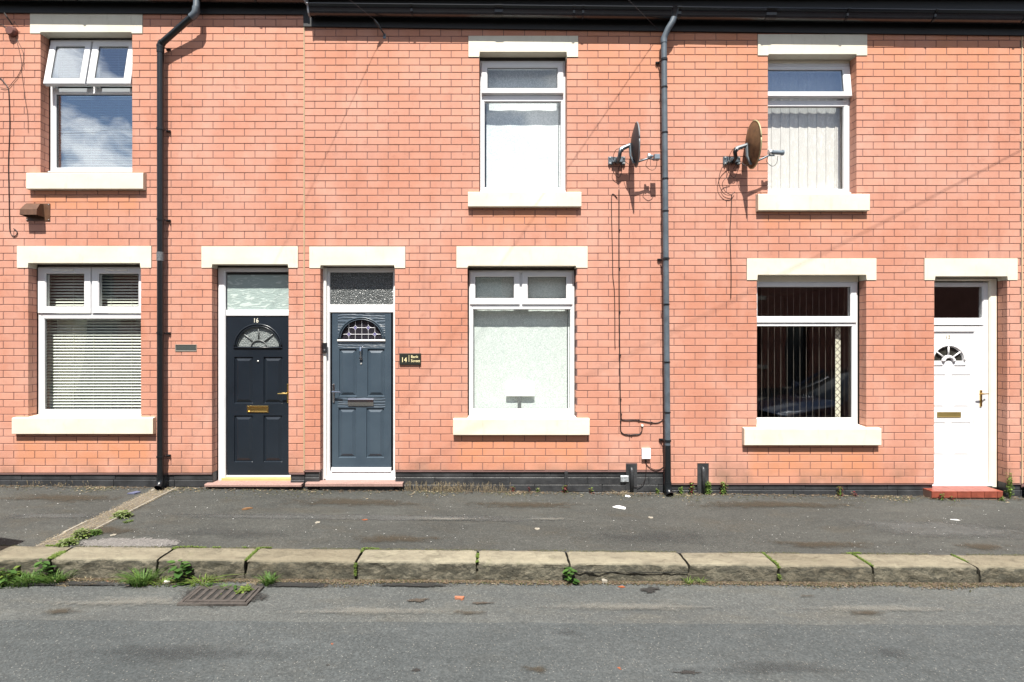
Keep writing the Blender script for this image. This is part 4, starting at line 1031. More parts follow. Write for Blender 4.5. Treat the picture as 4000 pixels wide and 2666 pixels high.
# ================================================================= gutters and downpipes
GUTP = [(-.03, .0), (-.03, -.02), (-.045, -.085), (-.07, -.1), (-.105, -.1), (-.128, -.088), (-.138, -.065), (-.142, -.04), (-.152, -.02), (-.168, -.008), (-.168, .0),
        (-.160, .0), (-.158, -.006), (-.144, -.018), (-.134, -.042), (-.130, -.062), (-.120, -.08), (-.1, -.09), (-.072, -.09), (-.053, -.08), (-.04, -.02), (-.04, 0)]
def gutter(label, X0, X1, zb_at, slope, brackets, unions, endcap, mat=GUTTERM):
    g_ = empty('gutter', ((X0+X1)/2, -.1, zb_at), label, 'gutter')
    cuts = [X0]+unions+[X1]
    for i in range(len(cuts)-1):
        a, c = cuts[i]+.001, cuts[i+1]-.001; za = zb_at-slope*a; b = B().extr_x([(y, z+.1+za) for y, z in GUTP], a, c, -slope*(c-a)); autosmooth(b.build('gutter_length', mat, g_), 35)
    for u in unions:
        za = zb_at-slope*u; b = B().extr_x([(y*1.03, z*1.04+.1+za+.0005) for y, z in GUTP], u-.045, u+.045); b.build('union_clip', mat, g_)
    for u in brackets:
        za = zb_at-slope*u; P = GUTP[:11]; b = B(); b.extr_x([(y*1.045, z*1.06+.1+za) for y, z in P]+[(y*1.0, z+.1+za) for y, z in reversed(P)], u-.012, u+.012); b.build('bracket', mat, g_)
    if endcap is not None:
        za = zb_at-slope*endcap; b = B().extr_x([(y*1.02, z*1.03+.1+za) for y, z in GUTP[:11]], endcap-.014, endcap+.004); b.build('end_cap', simple('grey_end_cap', (.25,.26,.28), .4), g_)
    return g_
ga = gutter('long black gutter under the eaves above the middle and right houses', wx(1210,-.1), wx(5600), 5.322, .0105, [wx(p,-.1) for p in (1610, 2240, 2275, 2990, 3300, 3640, 3990)], [wx(p,-.1) for p in (1948, 2640, 3010)], wx(1210,-.1))
gutter('short black gutter above the left house, just under the top edge', wx(-520), wx(1195,-.1), 5.47, .009, [wx(p,-.1) for p in (300, 1000)], [], wx(1195,-.1))
def clip(parent, x, z, r, mat, side=1, yc=-.07):
    b = B(); b.tube([(x, yc, z-.012), (x, yc, z+.012)], r+.006, 14); b.build('pipe_clip', mat, parent)
    b = B(); b.box(x+side*(r-.005), x+side*(r+.042), -.02, -.004, z-.011, z+.011, .002); b.tube([(x+side*(r+.03), -.03, z), (x+side*(r+.03), -.015, z)], .006, 6); b.tube([(x+side*(r*.6), yc, z), (x+side*(r+.02), -.012, z)], .006, 6); b.build('clip_lug', mat, parent)
# left black pipe
PL = -3.785; r_ = .034
dp = empty('downpipe', (PL, -.07, z_wall(PL)), 'glossy black downpipe with a swan neck left of the black door', 'downpipe')
zt = wz(190, -.07); zb = wz(1880, -.07); nx_ = wx(766, -.12)
zu = 1.67-(1010-VY)/FPX*(CAMD-.07)
b = B(); b.tube([(PL, -.07, zu-.02), (PL, -.07, zb)], r_, 18); autosmooth(b.build('lower_pipe', BLACKPIPE, dp), 40)
b = B(); b.tube([(PL, -.07, zt), (PL, -.07, zu+.06)], r_, 18); autosmooth(b.build('upper_pipe', BLACKPIPE, dp), 40)
b = B(); b.tube([(PL, -.07, zu+.07), (PL, -.07, zu-.03)], r_+.004, 18); autosmooth(b.build('pipe_socket', simple('scuffed_collar', (.10,.11,.12), .5, var=.4, vs_=60), dp), 40)
b = B(); b.tube([(PL, -.07, zt-.05), (PL, -.07, zt+.02), (PL+.012, -.073, zt+.05), (PL+.03, -.078, zt+.07)], r_+.004, 18); autosmooth(b.build('lower_bend', BLACKPIPE, dp), 40)
zn = wz(52, -.13)
b = B(); b.tube([(PL+.02, -.075, zt+.058), (nx_-.03, -.12, zn-.02)], r_-.001, 18); autosmooth(b.build('offset_pipe', BLACKPIPE, dp), 40)
b = B(); b.tube([(nx_-.06, -.115, zn-.04), (nx_-.02, -.12, zn-.012), (nx_-.004, -.12, zn+.02), (nx_, -.12, zn+.07)], r_+.004, 18); autosmooth(b.build('upper_bend', GREYPIPE, dp), 40)
b = B(); b.tube([(nx_, -.115, zn+.06), (nx_, -.10, zn+.26)], r_, 18); autosmooth(b.build('outlet_pipe', GREYPIPE, dp), 40)
b = B(); b.tube([(PL, -.07, zb+.06), (PL, -.07, zb+.01), (PL+.006, -.09, zb-.035), (PL+.01, -.125, zb-.062)], [r_+.004, r_+.004, r_+.004, r_+.006], 18, cap=False); autosmooth(b.build('shoe', BLACKPIPE, dp), 50)
for py in (183, 505, 858, 1302, 1785): clip(dp, PL, wz(py, -.07), r_, BLACKPIPE)
# right grey pipe
PR0, PR1 = wx(2593, -.07), wx(2609, -.07)
dp = empty('downpipe', (PR1, -.07, z_wall(PR1)), 'weathered grey downpipe between the middle and right houses', 'downpipe')
zt = wz(160, -.07); zm = wz(1750, -.07); zb = wz(1905, -.07)
def pxr(z): return PR0+(PR1-PR0)*(zt-z)/(zt-zb)
b = B(); b.tube([(PR0, -.07, zt), (pxr(zm), -.07, zm)], r_-.001, 18); autosmooth(b.build('upper_pipe', GREYPIPE, dp), 40)
b = B(); b.tube([(pxr(zm), -.07, zm+.03), (pxr(zb), -.07, zb)], r_+.001, 18); autosmooth(b.build('lower_pipe', BLACKPIPE, dp), 40)
b = B(); b.tube([(PR0, -.07, zt-.03), (PR0, -.07, zt+.02), (PR0+.01, -.078, zt+.05), (PR0+.04, -.10, zt+.12), (PR0+.085, -.11, zt+.19), (PR0+.10, -.11, zt+.24)], [r_+.003, r_+.003, r_, r_, r_, r_+.003], 18); autosmooth(b.build('swan_neck', GREYPIPE, dp), 50)
b = B(); zz = zt+.24; b.tube([(PR0+.10, -.11, zz-.01), (PR0+.10, -.11, zz+.03), (PR0+.10, -.11, zz+.09)], [r_+.003, r_+.012, .07], 18); autosmooth(b.build('gutter_outlet', GUTTERM, dp), 50)
b = B(); b.tube([(pxr(zb), -.07, zb+.05), (pxr(zb), -.07, zb), (pxr(zb)+.003, -.085, zb-.045), (pxr(zb)+.006, -.125, zb-.07)], r_+.006, 20, cap=False); autosmooth(b.build('shoe', BLACKPIPE, dp), 50)
for py, sd_ in ((235, -1), (1012, -1), (1722, -1)): clip(dp, pxr(wz(py,-.07)), wz(py,-.07), r_, BLACKPIPE, sd_)
for py in (343, 520, 700, 826, 1190, 1415, 1611, 1885):
    z = wz(py, -.07); b = B(); b.tube([(pxr(z), -.07, z-.007), (pxr(z), -.07, z+.007)], r_+.004, 16); b.build('joint_ring', BLACKPIPE, dp)

# ================================================================= wall mounted things
# brown flue hood
vh = empty('flue_hood', (wx(150), 0, wz(830)), 'brown hooded extractor vent below the upper left window', 'vent')
ax_, az_ = wx(104), wz(796); bx_, bz_ = wx(197), wz(864)
B().box(ax_, bx_, -.008, -.0015, bz_, az_, .002).build('back_plate', BROWNP, vh)
xl, xr = wx(115), wx(172)
B().add([(xl,-.008,az_-.01),(xr,-.008,az_-.01),(xr,-.05,az_-.018),(xl,-.05,az_-.018),(xl-.012,-.10,az_-.09),(xr+.012,-.10,az_-.09),(xl-.012,-.105,az_-.155),(xr+.012,-.105,az_-.155),(xl-.015,-.008,az_-.16),(xr+.015,-.008,az_-.16)],
        [(0,1,2,3),(3,2,5,4),(4,5,7,6),(0,3,4,6,8),(1,9,7,5,2)]).build('hood', BROWNP, vh)
for sx_, sz_ in ((.012,.012),(-.012,.012),(-.012,-.012)):
    X = (ax_ if sx_ > 0 else bx_)+sx_; Z = (bz_ if sz_ > 0 else az_)+sz_; B().tube([(X,-.012,Z),(X,-.007,Z)], .005, 8).build('screw', SATIN, vh)
# louvre vent
lv = empty('air_vent', (wx(727), 0, wz(1360)), 'small louvred metal air vent between the black downpipe and black door', 'vent')
b = B(); x0, x1, z0, z1 = wx(685), wx(769), wz(1373.5), wz(1346.5); ring(b, x0, x1, z0, z1, .008, -.006, .012, .002); b.build('vent_frame', simple('pale_vent_rim', (.22,.20,.17), .6), lv)
B().box(x0+.006, x1-.006, .003, .004, z0+.006, z1-.006).build('back_plate', simple('vent_dark', (.02,.02,.02), .8), lv)
for k in range(5):
    z = z0+.014+k*.0128; B().extr_x([(-.003, z-.004), (.0035, z+.003), (.0035, z+.006), (-.003, z)], x0+.009, x1-.009).build('louvre', simple('grey_louvre', (.06,.07,.065), .5) if k == 0 else bpy.data.materials['grey_louvre'], lv)
# street sign
sg = empty('house_sign', (wx(1603), 0, wz(1403)), 'black rectangular house sign reading 14 Bank Street in gold', 'sign')
x0, x1, z0, z1 = wx(1561), wx(1645), wz(1426), wz(1381)
B().box(x0, x1, -.018, -.0015, z0, z1, .003).build('plate', SIGNB, sg)
text_mesh('lettering', '14', .078, GOLDT, sg, (wx(1567.5), -.0185, wz(1415)), .0008, sx=.88)
B().box(wx(1598), wx(1599.3), -.0195, -.0175, wz(1414), wz(1388)).build('divider', GOLDT, sg)
text_mesh('lettering', 'Bank', .045, GOLDT, sg, (wx(1606), -.0185, wz(1399)), .0008, sx=.95)
text_mesh('lettering', 'Street', .045, GOLDT, sg, (wx(1606), -.0185, wz(1415)), .0008, sx=.95)
# key safe on the door jamb of 14
ks = empty('doorbell', (PX(1268), FR-.04, PZ(1360)), 'slim black doorbell on the white frame beside the slate-blue door', 'doorbell')
B().box(wx(1263,.09), wx(1279,.09), .062, .088, wz(1379,.09), wz(1340,.09), .004).build('body', BLACKP, ks)
B().tube([(wx(1271,.09), .060, wz(1367,.09)), (wx(1271,.09), .063, wz(1367,.09))], .010, 12).build('button', simple('grey_button', (.12,.12,.13), .3), ks)
# white junction box with cables
jb = empty('junction_box', (wx(2522), 0, wz(1770)), 'white plastic cable box low on the wall left of the grey downpipe', 'cable box')
o = B().box(wx(2505), wx(2539), -.035, -.0015, wz(1792), wz(1751), .006).build('cover', WHITEB, jb)
def wpath(pts, y=-.006): return [(wx(a, y), y, wz(c, y)) for a, c in pts]
def smooth_path(pts, n=6):
    P = [Vector(p) for p in pts]; out = []
    for i in range(len(P)-1):
        p0 = P[max(i-1, 0)]; p1 = P[i]; p2 = P[i+1]; p3 = P[min(i+2, len(P)-1)]
        for k in range(n):
            t = k/n; out.append(.5*((2*p1)+(-p0+p2)*t+(2*p0-5*p1+4*p2-p3)*t*t+(-p0+3*p1-3*p2+p3)*t**3))
    out.append(P[-1]); return out
def cable(pts, label=None, r=.0035, y=-.007, parent=None, mat=CABLE, name='cable', is3d=False):
    P = smooth_path(pts if is3d else wpath(pts, y)); b = B().tube(P, r, 6)
    o = b.build(name, mat, parent, loc=None if parent else P[0], smooth=True)
    if label: tag(o, label, 'cable')
    return o
cable([(2520,1792),(2522,1808),(2534,1824),(2556,1835),(2578,1833),(2592,1824)], parent=jb)
cable([(2524,1792),(2525,1810),(2524,1842),(2520,1872),(2510,1892),(2490,1903),(2470,1902)], parent=jb)
cable([(2412,775),(2408,800),(2406,900),(2408,1080),(2407,1180),(2405,1270),(2401,1340),(2403,1362)][:1]+[(2391,760),(2389,830),(2391,920),(2393,1010),(2394,1080),(2400,1140),(2402,1250),(2402,1330),(2403,1363)], 'slack thin cable hanging left of the long straight one, cut off halfway down', .0042)
cable([(2418,740),(2418,820),(2418,1000),(2419,1200),(2421,1400),(2423,1560),(2425,1640),(2424,1672),(2428,1690),(2445,1699),(2470,1700),(2496,1697),(2507,1685),(2508,1668)], 'long straight black cable from the grey dish down to a small wall entry', .006)
cable([(2429,1615),(2427,1630),(2431,1641),(2450,1643),(2480,1642),(2510,1646),(2545,1652),(2570,1652),(2588,1642)], 'short sagging cable running into the grey downpipe', .0045)
CLIPL = ['topmost black clip on the long straight cable, well above the middle lintel height', 'black clip on the long straight cable level with the bottom of the lintels', 'black clip on the long straight cable beside the top lights', 'black clip on the long straight cable just below the cut end of the slack cable', 'black clip on the long straight cable beside the lower pane', 'black clip where the sagging cable leaves the long straight one', 'black clip at the bottom of the U-shaped cable end', 'black clip halfway along the sagging cable', 'black clip on the sagging cable nearest the grey downpipe']
for (a, c) in ((2419,900),(2419,1050),(2420,1220),(2422,1388),(2424,1560),(2424,1645),(2466,1701),(2495,1643),(2545,1651)):
    o = B().box(wx(a-3), wx(a+3), -.014, -.002, wz(c+2.5), wz(c-2.5), .001).build('cable_clip', CABLE, None, loc=None)
    o.data.transform(Matrix.Translation((-wx(a), 0, -wz(c)))); o.location = (wx(a), 0, wz(c)); tag(o, CLIPL.pop(0), 'clip', 'cable clips on the middle house')
o = B().tube([(wx(2508), -.014, wz(1662)), (wx(2508), .0, wz(1662))], .014, 12); o = o.build('cable_entry', CABLEW, None, loc=(wx(2508), 0, wz(1662))); tag(o, 'small pale cable entry button in the wall above the cable loop', 'cable entry')
cable([(0,305),(8,312),(26,335),(33,352),(36,400),(38,480),(36,560),(33,640),(35,760),(37,860),(39,905),(50,922),(63,920),(67,908),(60,898),(52,894)], 'dark cable with a hooked end hanging beside the upper left window', .0045)
cable([(-60,300),(-20,298),(0,305)], 'dark cable crossing the left edge of the wall', .004)
cable([(-30,100),(0,97),(18,104),(33,123)], 'short cable running into the round junction at top left', .0035)
cable([(58,142),(72,165),(86,195),(92,215),(91,240),(84,268),(68,300),(50,322),(35,340),(18,346),(0,342)], 'thin looping cable falling from the round junction at top left', .0025)
cable([(62,148),(70,180),(82,232),(84,280),(92,340),(100,400),(108,450),(110,520)], 'faint thin wire dropping below the round junction at top left', .0018)
b = B(); cx_, cz_ = wx(52), wz(128); b.tube([(cx_, -.05, cz_), (cx_, -.03, cz_), (cx_, -.001, cz_)], [.044, .056, .058], 12)
o = b.build('wall_junction', simple('red_brown_painted_metal', (.12,.045,.035), .6), None, loc=(cx_, 0, cz_)); tag(o, 'round brick-coloured cable junction at the top left of the wall', 'junction')
b = B(); b.tube([(wx(52), -.01, wz(100)), (wx(50), -.07, wz(82)), (wx(44), -.08, wz(70))], .008, 6); b.tube([(wx(58), -.01, wz(100)), (wx(72), -.05, wz(95)), (wx(78), -.02, wz(112))], .003, 5)
o = b.build('wire_hook', IRON, None, loc=(wx(50), 0, wz(95))); tag(o, 'rusty wire hook above the round junction at top left', 'hook')
# third cable of right dish
cable([(2858,760),(2857,800),(2855,850),(2852,900),(2853,960),(2856,1040),(2856,1110),(2855,1166)], 'thin cable hanging straight down from the rusty dish', .0045)

# satellite dishes ---------------------------------------------------------
def dish(label, mx_, mz_, cx_, cz_, hh, wd, dmat, rmat, lnb, lmat, yaw, arm_from, twin):
    """mast foot (mx,mz); dish centre (cx,cz) px; hh half height m; lnb px position"""
    e = empty('satellite_dish', (wx(mx_), 0, wz(mz_)), label, 'satellite dish', 'satellite dishes')
    # wall bracket
    b = B(); X, Z = wx(mx_), wz(mz_); 
    for s_ in (-1, 1): b.box(X+s_*.072-.025, X+s_*.072+.025, -.02, -.003, Z-.045, Z+.045, .003)
    b.box(X-.06, X+.06, -.05, -.02, Z-.03, Z+.03, .004); b.build('wall_bracket', GALV, e)
    for s_ in (-1, 1):
        for t in (-1, 1): B().tube([(X+s_*.08, -.032, Z+t*.033), (X+s_*.08, -.018, Z+t*.033)], .008, 6).build('bolt', SATIN, e)
    YD = -.17; C = Vector((wx(cx_, YD), YD, wz(cz_, YD)))
    top = Vector((wx(mx_+18, -.15), -.15, wz(mz_-50, -.15)))
    b = B(); b.tube([(X, -.04, Z-.03), (X+.005, -.10, Z-.005), top-Vector((.01, 0, .04)), top], .021, 10); b.build('mast', GALV if not twin else BLACKP, e, smooth=True)
    # bowl: ellipse about its axis; the axis points along +X, slightly towards the street and up
    n1, n2 = 10, 36; ax = Vector((math.cos(yaw), -math.sin(yaw), .02)).normalized(); sd_ = ax.cross(Vector((0,0,1))).normalized(); upv = sd_.cross(ax).normalized()
    tilt_up = upv
    b = B(); vs = []
    for k in range(n1+1):
        t = k/n1
        for q in range(n2):
            a = 2*PI*q/n2; u = t*wd*math.cos(a); v = t*hh*math.sin(a)
            vs.append(C+sd_*u+tilt_up*v+ax*(.055*(t*t)-.03))
    fs = [(k*n2+q, k*n2+(q+1)%n2, (k+1)*n2+(q+1)%n2, (k+1)*n2+q) for k in range(n1) for q in range(n2)]
    off = len(vs)
    for k in range(n1+1):
        t = k/n1
        for q in range(n2):
            a = 2*PI*q/n2; vs.append(C+sd_*(t*wd*math.cos(a))+tilt_up*(t*hh*math.sin(a))+ax*(.055*(t*t)-.036))
    fs += [tuple(off+i for i in reversed(f)) for f in fs[:n1*n2]]
    o = b.add(vs, fs).build('dish', dmat, e, smooth=True)
    rim = [C+sd_*(wd*math.cos(2*PI*q/n2))+tilt_up*(hh*math.sin(2*PI*q/n2))+ax*.022 for q in range(n2+1)]
    B().tube(rim, .008, 6).build('rim', rmat, e, smooth=True)
    # back clamp and strut
    bk = C-ax*.05; foot = C-tilt_up*(hh*.85)-ax*.01
    b = B(); b.tube([top+Vector((0,0,-.02)), top+Vector((.02,0,.0)), bk], [.028,.026,.020], 8); b.tube([bk+Vector((0,0,.02)), C-tilt_up*hh*.5-ax*.045, foot], [.016,.014,.014], 6)
    b.build('back_clamp', GALV if not twin else RIMG, e)
    # feed arm and receiver head
    Lp = Vector((wx(lnb[0], YD), YD-.0, wz(lnb[1], YD)))
    b = B(); mid = foot.lerp(Lp, .75); b.tube([foot, mid, Lp+Vector((-.01, 0, -.035))], [.010,.010,.009], 8); b.build('feed_arm', GALV, e, smooth=True)
    d = Vector((1, 0, -.06)).normalized()
    b = B(); b.tube([Lp-d*.075, Lp-d*.055, Lp-d*.05], [.026,.028,.020], 14); b.build('feed_cap', WHITEB, e)
    b = B(); b.tube([Lp-d*.052, Lp-d*.02], .017, 10)
    if lmat == 'box': b.box(Lp.x-.005, Lp.x+.055, Lp.y-.03, Lp.y+.03, Lp.z-.038, Lp.z+.018, .005)
    else: b.tube([Lp-d*.03, Lp+d*.075], .024, 12); b.tube([Lp+d*.075, Lp+d*.09], .03, 12)
    b.build('receiver_head', simple('blue_grey_plastic', (.16,.20,.24), .4) if 'blue_grey_plastic' not in bpy.data.materials else bpy.data.materials['blue_grey_plastic'], e)
    # cables
    cable([Lp+Vector((.03,0,-.04)), Lp+Vector((.02,.01,-.12)), Lp+Vector((-.03,.01,-.15)), Lp+Vector((-.09,.01,-.10)), mid+Vector((-.03,0,-.01)), foot+Vector((-.03,.03,.0)), Vector((X+.06,-.08,Z-.03)), Vector((X+.01,-.03,Z-.10))], parent=e, r=.003, is3d=True, mat=CABLE)
    cable([Vector((X,-.05,Z+.03)), Vector((X-.05,-.06,Z-.05)), Vector((X-.045,-.04,Z-.14)), Vector((X+.02,-.03,Z-.20)), Vector((X+.05,-.05,Z-.12)), Vector((X+.03,-.07,Z-.03))], parent=e, r=.003, is3d=True)
    cable([top, Vector((X-.03,-.09,Z+.09)), Vector((X-.05,-.06,Z+.02)), Vector((X-.01,-.03,Z-.06))], parent=e, r=.003, is3d=True)
    if twin:
        cable([Vector((X-.03,-.05,Z+.0)), Vector((X-.13,-.05,Z-.10)), Vector((X-.16,-.04,Z-.26)), Vector((X-.10,-.03,Z-.38)), Vector((X-.02,-.03,Z-.40)), Vector((X+.03,-.02,Z-.36))], parent=e, r=.0035, is3d=True)
        cable([Vector((X-.02,-.05,Z-.20)), Vector((X-.09,-.05,Z-.22)), Vector((X-.12,-.04,Z-.28)), Vector((X-.08,-.03,Z-.36)), Vector((X+.0,-.02,Z-.40))], parent=e, r=.003, is3d=True)
    return e
dish('dark grey satellite dish beside the grey downpipe', 2408, 630, 2478, 567, .240, .17, DISHG, RIMG, (2556, 612), 'box', R(5), None, False)
dish('rusty brown satellite dish left of the upper window with cream blind', 2856, 630, 2934, 567, .255, .20, DISHR, RIMR, (3028, 596), 'tube', R(5), None, True)
# telephone wires and their wall hooks
pole = Vector((-8.9, -14.6+5.6, 7.5))
def hook(px, py, label):
    P = Vector((wx(px), 0, wz(py))); e = empty('wire_bracket', P, label, 'bracket')
    b = B(); b.box(P.x-.015, P.x+.015, -.006, -.001, P.z-.035, P.z+.02, .001); b.build('plate', GALV, e)
    b = B(); q = P+Vector((-.06, -.09, .075)); b.tube([P+Vector((0,-.005,0)), P+Vector((-.005,-.03,.01)), q], [.008,.007,.014], 8); b.tube([q, q+Vector((-.03,-.035,.03))], [.016,.008], 8); b.build('insulator', BLACKP, e); return q+Vector((-.03,-.035,.03))
def wire(a, c, label, r=.0022):
    P = [a.lerp(c, t/24)+Vector((0,0,-.12*4*(t/24)*(1-t/24)*.5)) for t in range(25)]
    o = B().tube(P, r, 5).build('telephone_wire', CABLE, None, loc=a); tag(o, label, 'wire')
q = hook(1502, 140, 'small wire bracket under the gutter between the doors and the upper middle window')
wire(q, pole, 'telephone wire rising from the bracket above the doors')
e = Vector((wx(2570), -.03, 5.22)); wire(e, pole, 'telephone wire leaving the eaves beside the grey downpipe, seen by its slanting shadow', .0024)
wire(Vector((8.7, -.03, 5.3)), Vector((-20, -9, 7.5)), 'overhead wire beyond the top edge whose slanting shadow crosses the white-door house', .003)
pe = empty('telegraph_pole', (-8.9, -9.0, -.25), 'wooden telegraph pole across the street carrying the telephone wires', 'pole')
B().tube([(-8.9,-9.0,-.4), (-8.9,-9.0,7.7)], [.13,.09], 12).build('post', simple('creosoted_timber', (.07,.05,.035), .9), pe)
B().box(-9.3, -8.5, -9.12, -9.0, 7.4, 7.5).build('crossarm', simple('creosoted_timber_arm', (.07,.05,.035), .9), pe)

# ------------------------------------------------ black vent stubs at plinth
for (nb, px0, px1, pt, lab, hs) in ((notch14, 2445, 2489, 1813, 'black painted pipe stub rising in the wall notch left of the grey downpipe', 'middle'), (notch12, 2724, 2769, 1811, 'black painted pipe stub in the taller wall notch right of the grey downpipe', 'right')):
    X = wx((px0+px1)/2); e = empty('pipe_stub', (X, 0, z_wall(X)), lab, 'pipe')
    B().box(wx(px0)+.001, wx(px1)-.001, .001, .0042, z_wall(X), wz(pt)-.002).build('backing', PLINTH, e)
    b = B(); b.tube([(X, -.012, z_wall(X)-.02), (X, -.012, wz(pt+30)), (X, -.004, wz(pt+20)), (X, .02, wz(pt+16))], .021, 12); b.build('stub', PLINTH, e, smooth=True)
e = empty('pipe_stub', (wx(2212), 0, z_wall(.8)), 'slim black vertical conduit on the plinth under the net-curtained window', 'pipe')
b = B(); b.tube([(wx(2209), .008, z_wall(.8)), (wx(2209), .008, Z14-.012)], .012, 8); b.tube([(wx(2215), .008, z_wall(.8)), (wx(2215), .008, Z14-.012)], .010, 8); b.build('conduit', PLINTH, e)
o = B().box(wx(2424), wx(2455), -.012, .012, wz(1883), wz(1859), .004).build('metal_plate', simple('battered_foil', (.5,.54,.57), .35, .6, var=.5, vs_=50, bump=1, bs=40), None); tag(o, 'battered silver metal cover fixed to the black plinth', 'cover')
# blue thing at the right edge
o = B().box(wx(3994), wx(4100), -.12, -.03, z_wall(6.1), wz(1880), .01).build('blue_board', simple('bright_blue_plastic', (.03,.16,.5), .4), None); tag(o, 'blue plastic edge just showing at the far right foot of the wall', 'board')

# ================================================================= gully grate
gx0, gx1 = -2.26, -1.76; gy0, gy1 = -2.13, -1.87
ga_ = empty('drain_grate', ((gx0+gx1)/2, (gy0+gy1)/2, z_road(-2, -2)), 'rusty iron gully grate in the gutter with weeds growing through', 'drain grate')
zg = z_road(-2, -2)+.012
b = B()
for (a, c, d, e2) in ((gx0, gx1, gy0, gy0+.022), (gx0, gx1, gy1-.022, gy1), (gx0, gx0+.022, gy0+.022, gy1-.022), (gx1-.022, gx1, gy0+.022, gy1-.022)): b.box(a, c, d, e2, zg-.05, zg+.004)
b.build('grate_frame', IRON, ga_)
b = B(); ins = .03
for (a, c, d, e2) in ((gx0+ins, gx1-ins, gy0+ins, gy0+ins+.026), (gx0+ins, gx1-ins, gy1-ins-.018, gy1-ins), (gx0+ins, gx0+ins+.022, gy0+ins+.026, gy1-ins-.018), (gx1-ins-.022, gx1-ins, gy0+ins+.026, gy1-ins-.018)): b.box(a, c, d, e2, zg-.04, zg+.006)
b.build('grate_rim', IRON, ga_)
nb = 6; wbar = .030; span = gx1-gx0-2*ins-.044; gap = (span-nb*wbar)/(nb+1)
for k in range(nb):
    x = gx0+ins+.022+gap*(k+1)+wbar*k; B().box(x, x+wbar, gy0+ins+.026, gy1-ins-.018, zg-.035, zg+.005, 0).build('grate_bar', IRON, ga_)
B().box(gx0+.02, gx1-.02, gy0+.02, gy1-.02, zg-.011-.004, zg-.011).build('silt', simple('wet_silt', (.03,.026,.02), .9, bump=.6), ga_)

# ================================================================= vegetation
def tuft(name, label, loc, n, hgt, spread, mat, cat='grass tuft', seed=0, lean=.5, wd=.0035, elong=1.0, parent=None, group=None):
    rng = random.Random(seed); b = B(); L0 = Vector(loc)
    for k in range(n):
        a = rng.uniform(0, 2*PI); r0 = spread*.35*math.sqrt(rng.random()); base = Vector((r0*math.cos(a)*elong, r0*math.sin(a), -.004))
        h = hgt*rng.uniform(.45, 1.05); a2 = a+rng.uniform(-.8, .8); ln = lean*rng.uniform(.2, 1.3)*h; d = Vector((math.cos(a2)*elong, math.sin(a2)*.8, 0)); side = d.cross(Vector((0,0,1))).normalized()*wd*rng.uniform(.7,1.3)
        pts = [base+d*ln*(t**1.8)+Vector((0,0,h*(t-.32*t*t*lean*1.6))) for t in (0, .35, .7, 1)]
        vs = []
        for i, p in enumerate(pts[:-1]): wv = (1-.25*i); vs += [p-side*wv, p+side*wv]
        vs.append(pts[-1]); b.add([L0+v for v in vs], [(0,1,3,2),(2,3,5,4),(4,5,6)])
    o = b.build(name, mat, parent, loc=L0); 
    if label: tag(o, label, cat, group)
    return o
def leafy(name, label, loc, n, hgt, spread, leaf, mats, cat='weed', seed=0, up=.6, parent=None, flat=1.0):
    rng = random.Random(seed); L0 = Vector(loc); e = empty(name, L0, label, cat)
    for mi, mat in enumerate(mats):
        b = B(); s = B()
        for k in range(n//len(mats)):
            a = rng.uniform(0, 2*PI); t = rng.random(); zz = hgt*t**.8; rr = spread*rng.uniform(.15, 1)*(1-.45*t)
            base = L0+Vector((rr*math.cos(a)*.55, rr*math.sin(a)*.55*flat, zz))
            d = Vector((math.cos(a), math.sin(a)*flat, rng.uniform(-.3, up))).normalized(); L_ = leaf*rng.uniform(.6, 1.25); W_ = L_*rng.uniform(.28, .42)
            sdv = d.cross(Vector((0,0,1))).normalized(); nr = sdv.cross(d).normalized()
            p = [base, base+d*L_*.3+sdv*W_-nr*.0-Vector((0,0,L_*.02)), base+d*L_*.7+sdv*W_*.8-Vector((0,0,L_*.06)), base+d*L_-Vector((0,0,L_*.18)), base+d*L_*.7-sdv*W_*.8-Vector((0,0,L_*.06)), base+d*L_*.3-sdv*W_-Vector((0,0,L_*.02)), base+d*L_*.5-nr*L_*.06]
            b.add(p, [(0,1,6),(1,2,6),(2,3,6),(3,4,6),(4,5,6),(5,0,6)])
            if k % 3 == 0: s.tube([L0+Vector((0,0,-.005)), L0.lerp(base, .6)+Vector((0,0,.005)), base], .0022, 4)
        b.build('foliage', mat, e)
        s.build('stem', mats[0], e)
    return e
def moss_strip(name, label, pts, wd, hgt, mat, n, seed=0, kind='stuff'):
    """mat of tiny leaves along a joint; pts are world points"""
    rng = random.Random(seed); b = B()
    P = [Vector(p) for p in pts]; lens = [(P[i+1]-P[i]).length for i in range(len(P)-1)]; tot = sum(lens)
    for k in range(n):
        u = rng.random()*tot; i = 0
        while i < len(lens)-1 and u > lens[i]: u -= lens[i]; i += 1
        p = P[i].lerp(P[i+1], min(1, u/lens[i])); dens = noise.noise(p*9+Vector((seed,0,0)))
        if dens < -.15: continue
        p = p+Vector((rng.gauss(0, wd*.5), rng.gauss(0, wd*.35), 0)); h = hgt*rng.uniform(.3, 1)*(1+dens)
        a = rng.uniform(0, 2*PI); d = Vector((math.cos(a), math.sin(a), .2)); s_ = .006*rng.uniform(.6, 1.4)
        c = p+Vector((0, 0, h)); sdv = d.cross(Vector((0,0,1)))*.6
        b.add([c-d*s_, c+sdv*s_, c+d*s_+Vector((0,0,.003)), c-sdv*s_], [(0,1,2,3)])
        if k % 3 == 0: b.add([p-sdv*.001, p+sdv*.001, c], [(0,1,2)])
    o = b.build(name, mat, None); return tag(o, label, None, None, kind)
def ktop(x, y): return z_kerb(x)+.006
def kpt(px, y, dz=0.0): X = (px-VX)/FPX*(CAMD+y); return Vector((X, y, ktop(X, y)+dz))
def rpt(px, py, dz=0.0): return gpt(px, py, 'road')+Vector((0,0,dz))
def ppt(px, py, dz=0.0): return gpt(px, py)+Vector((0,0,dz))
def ypx(py, zz=-.09): return (CAMH-zz)*FPX/(py-VY)-CAMD
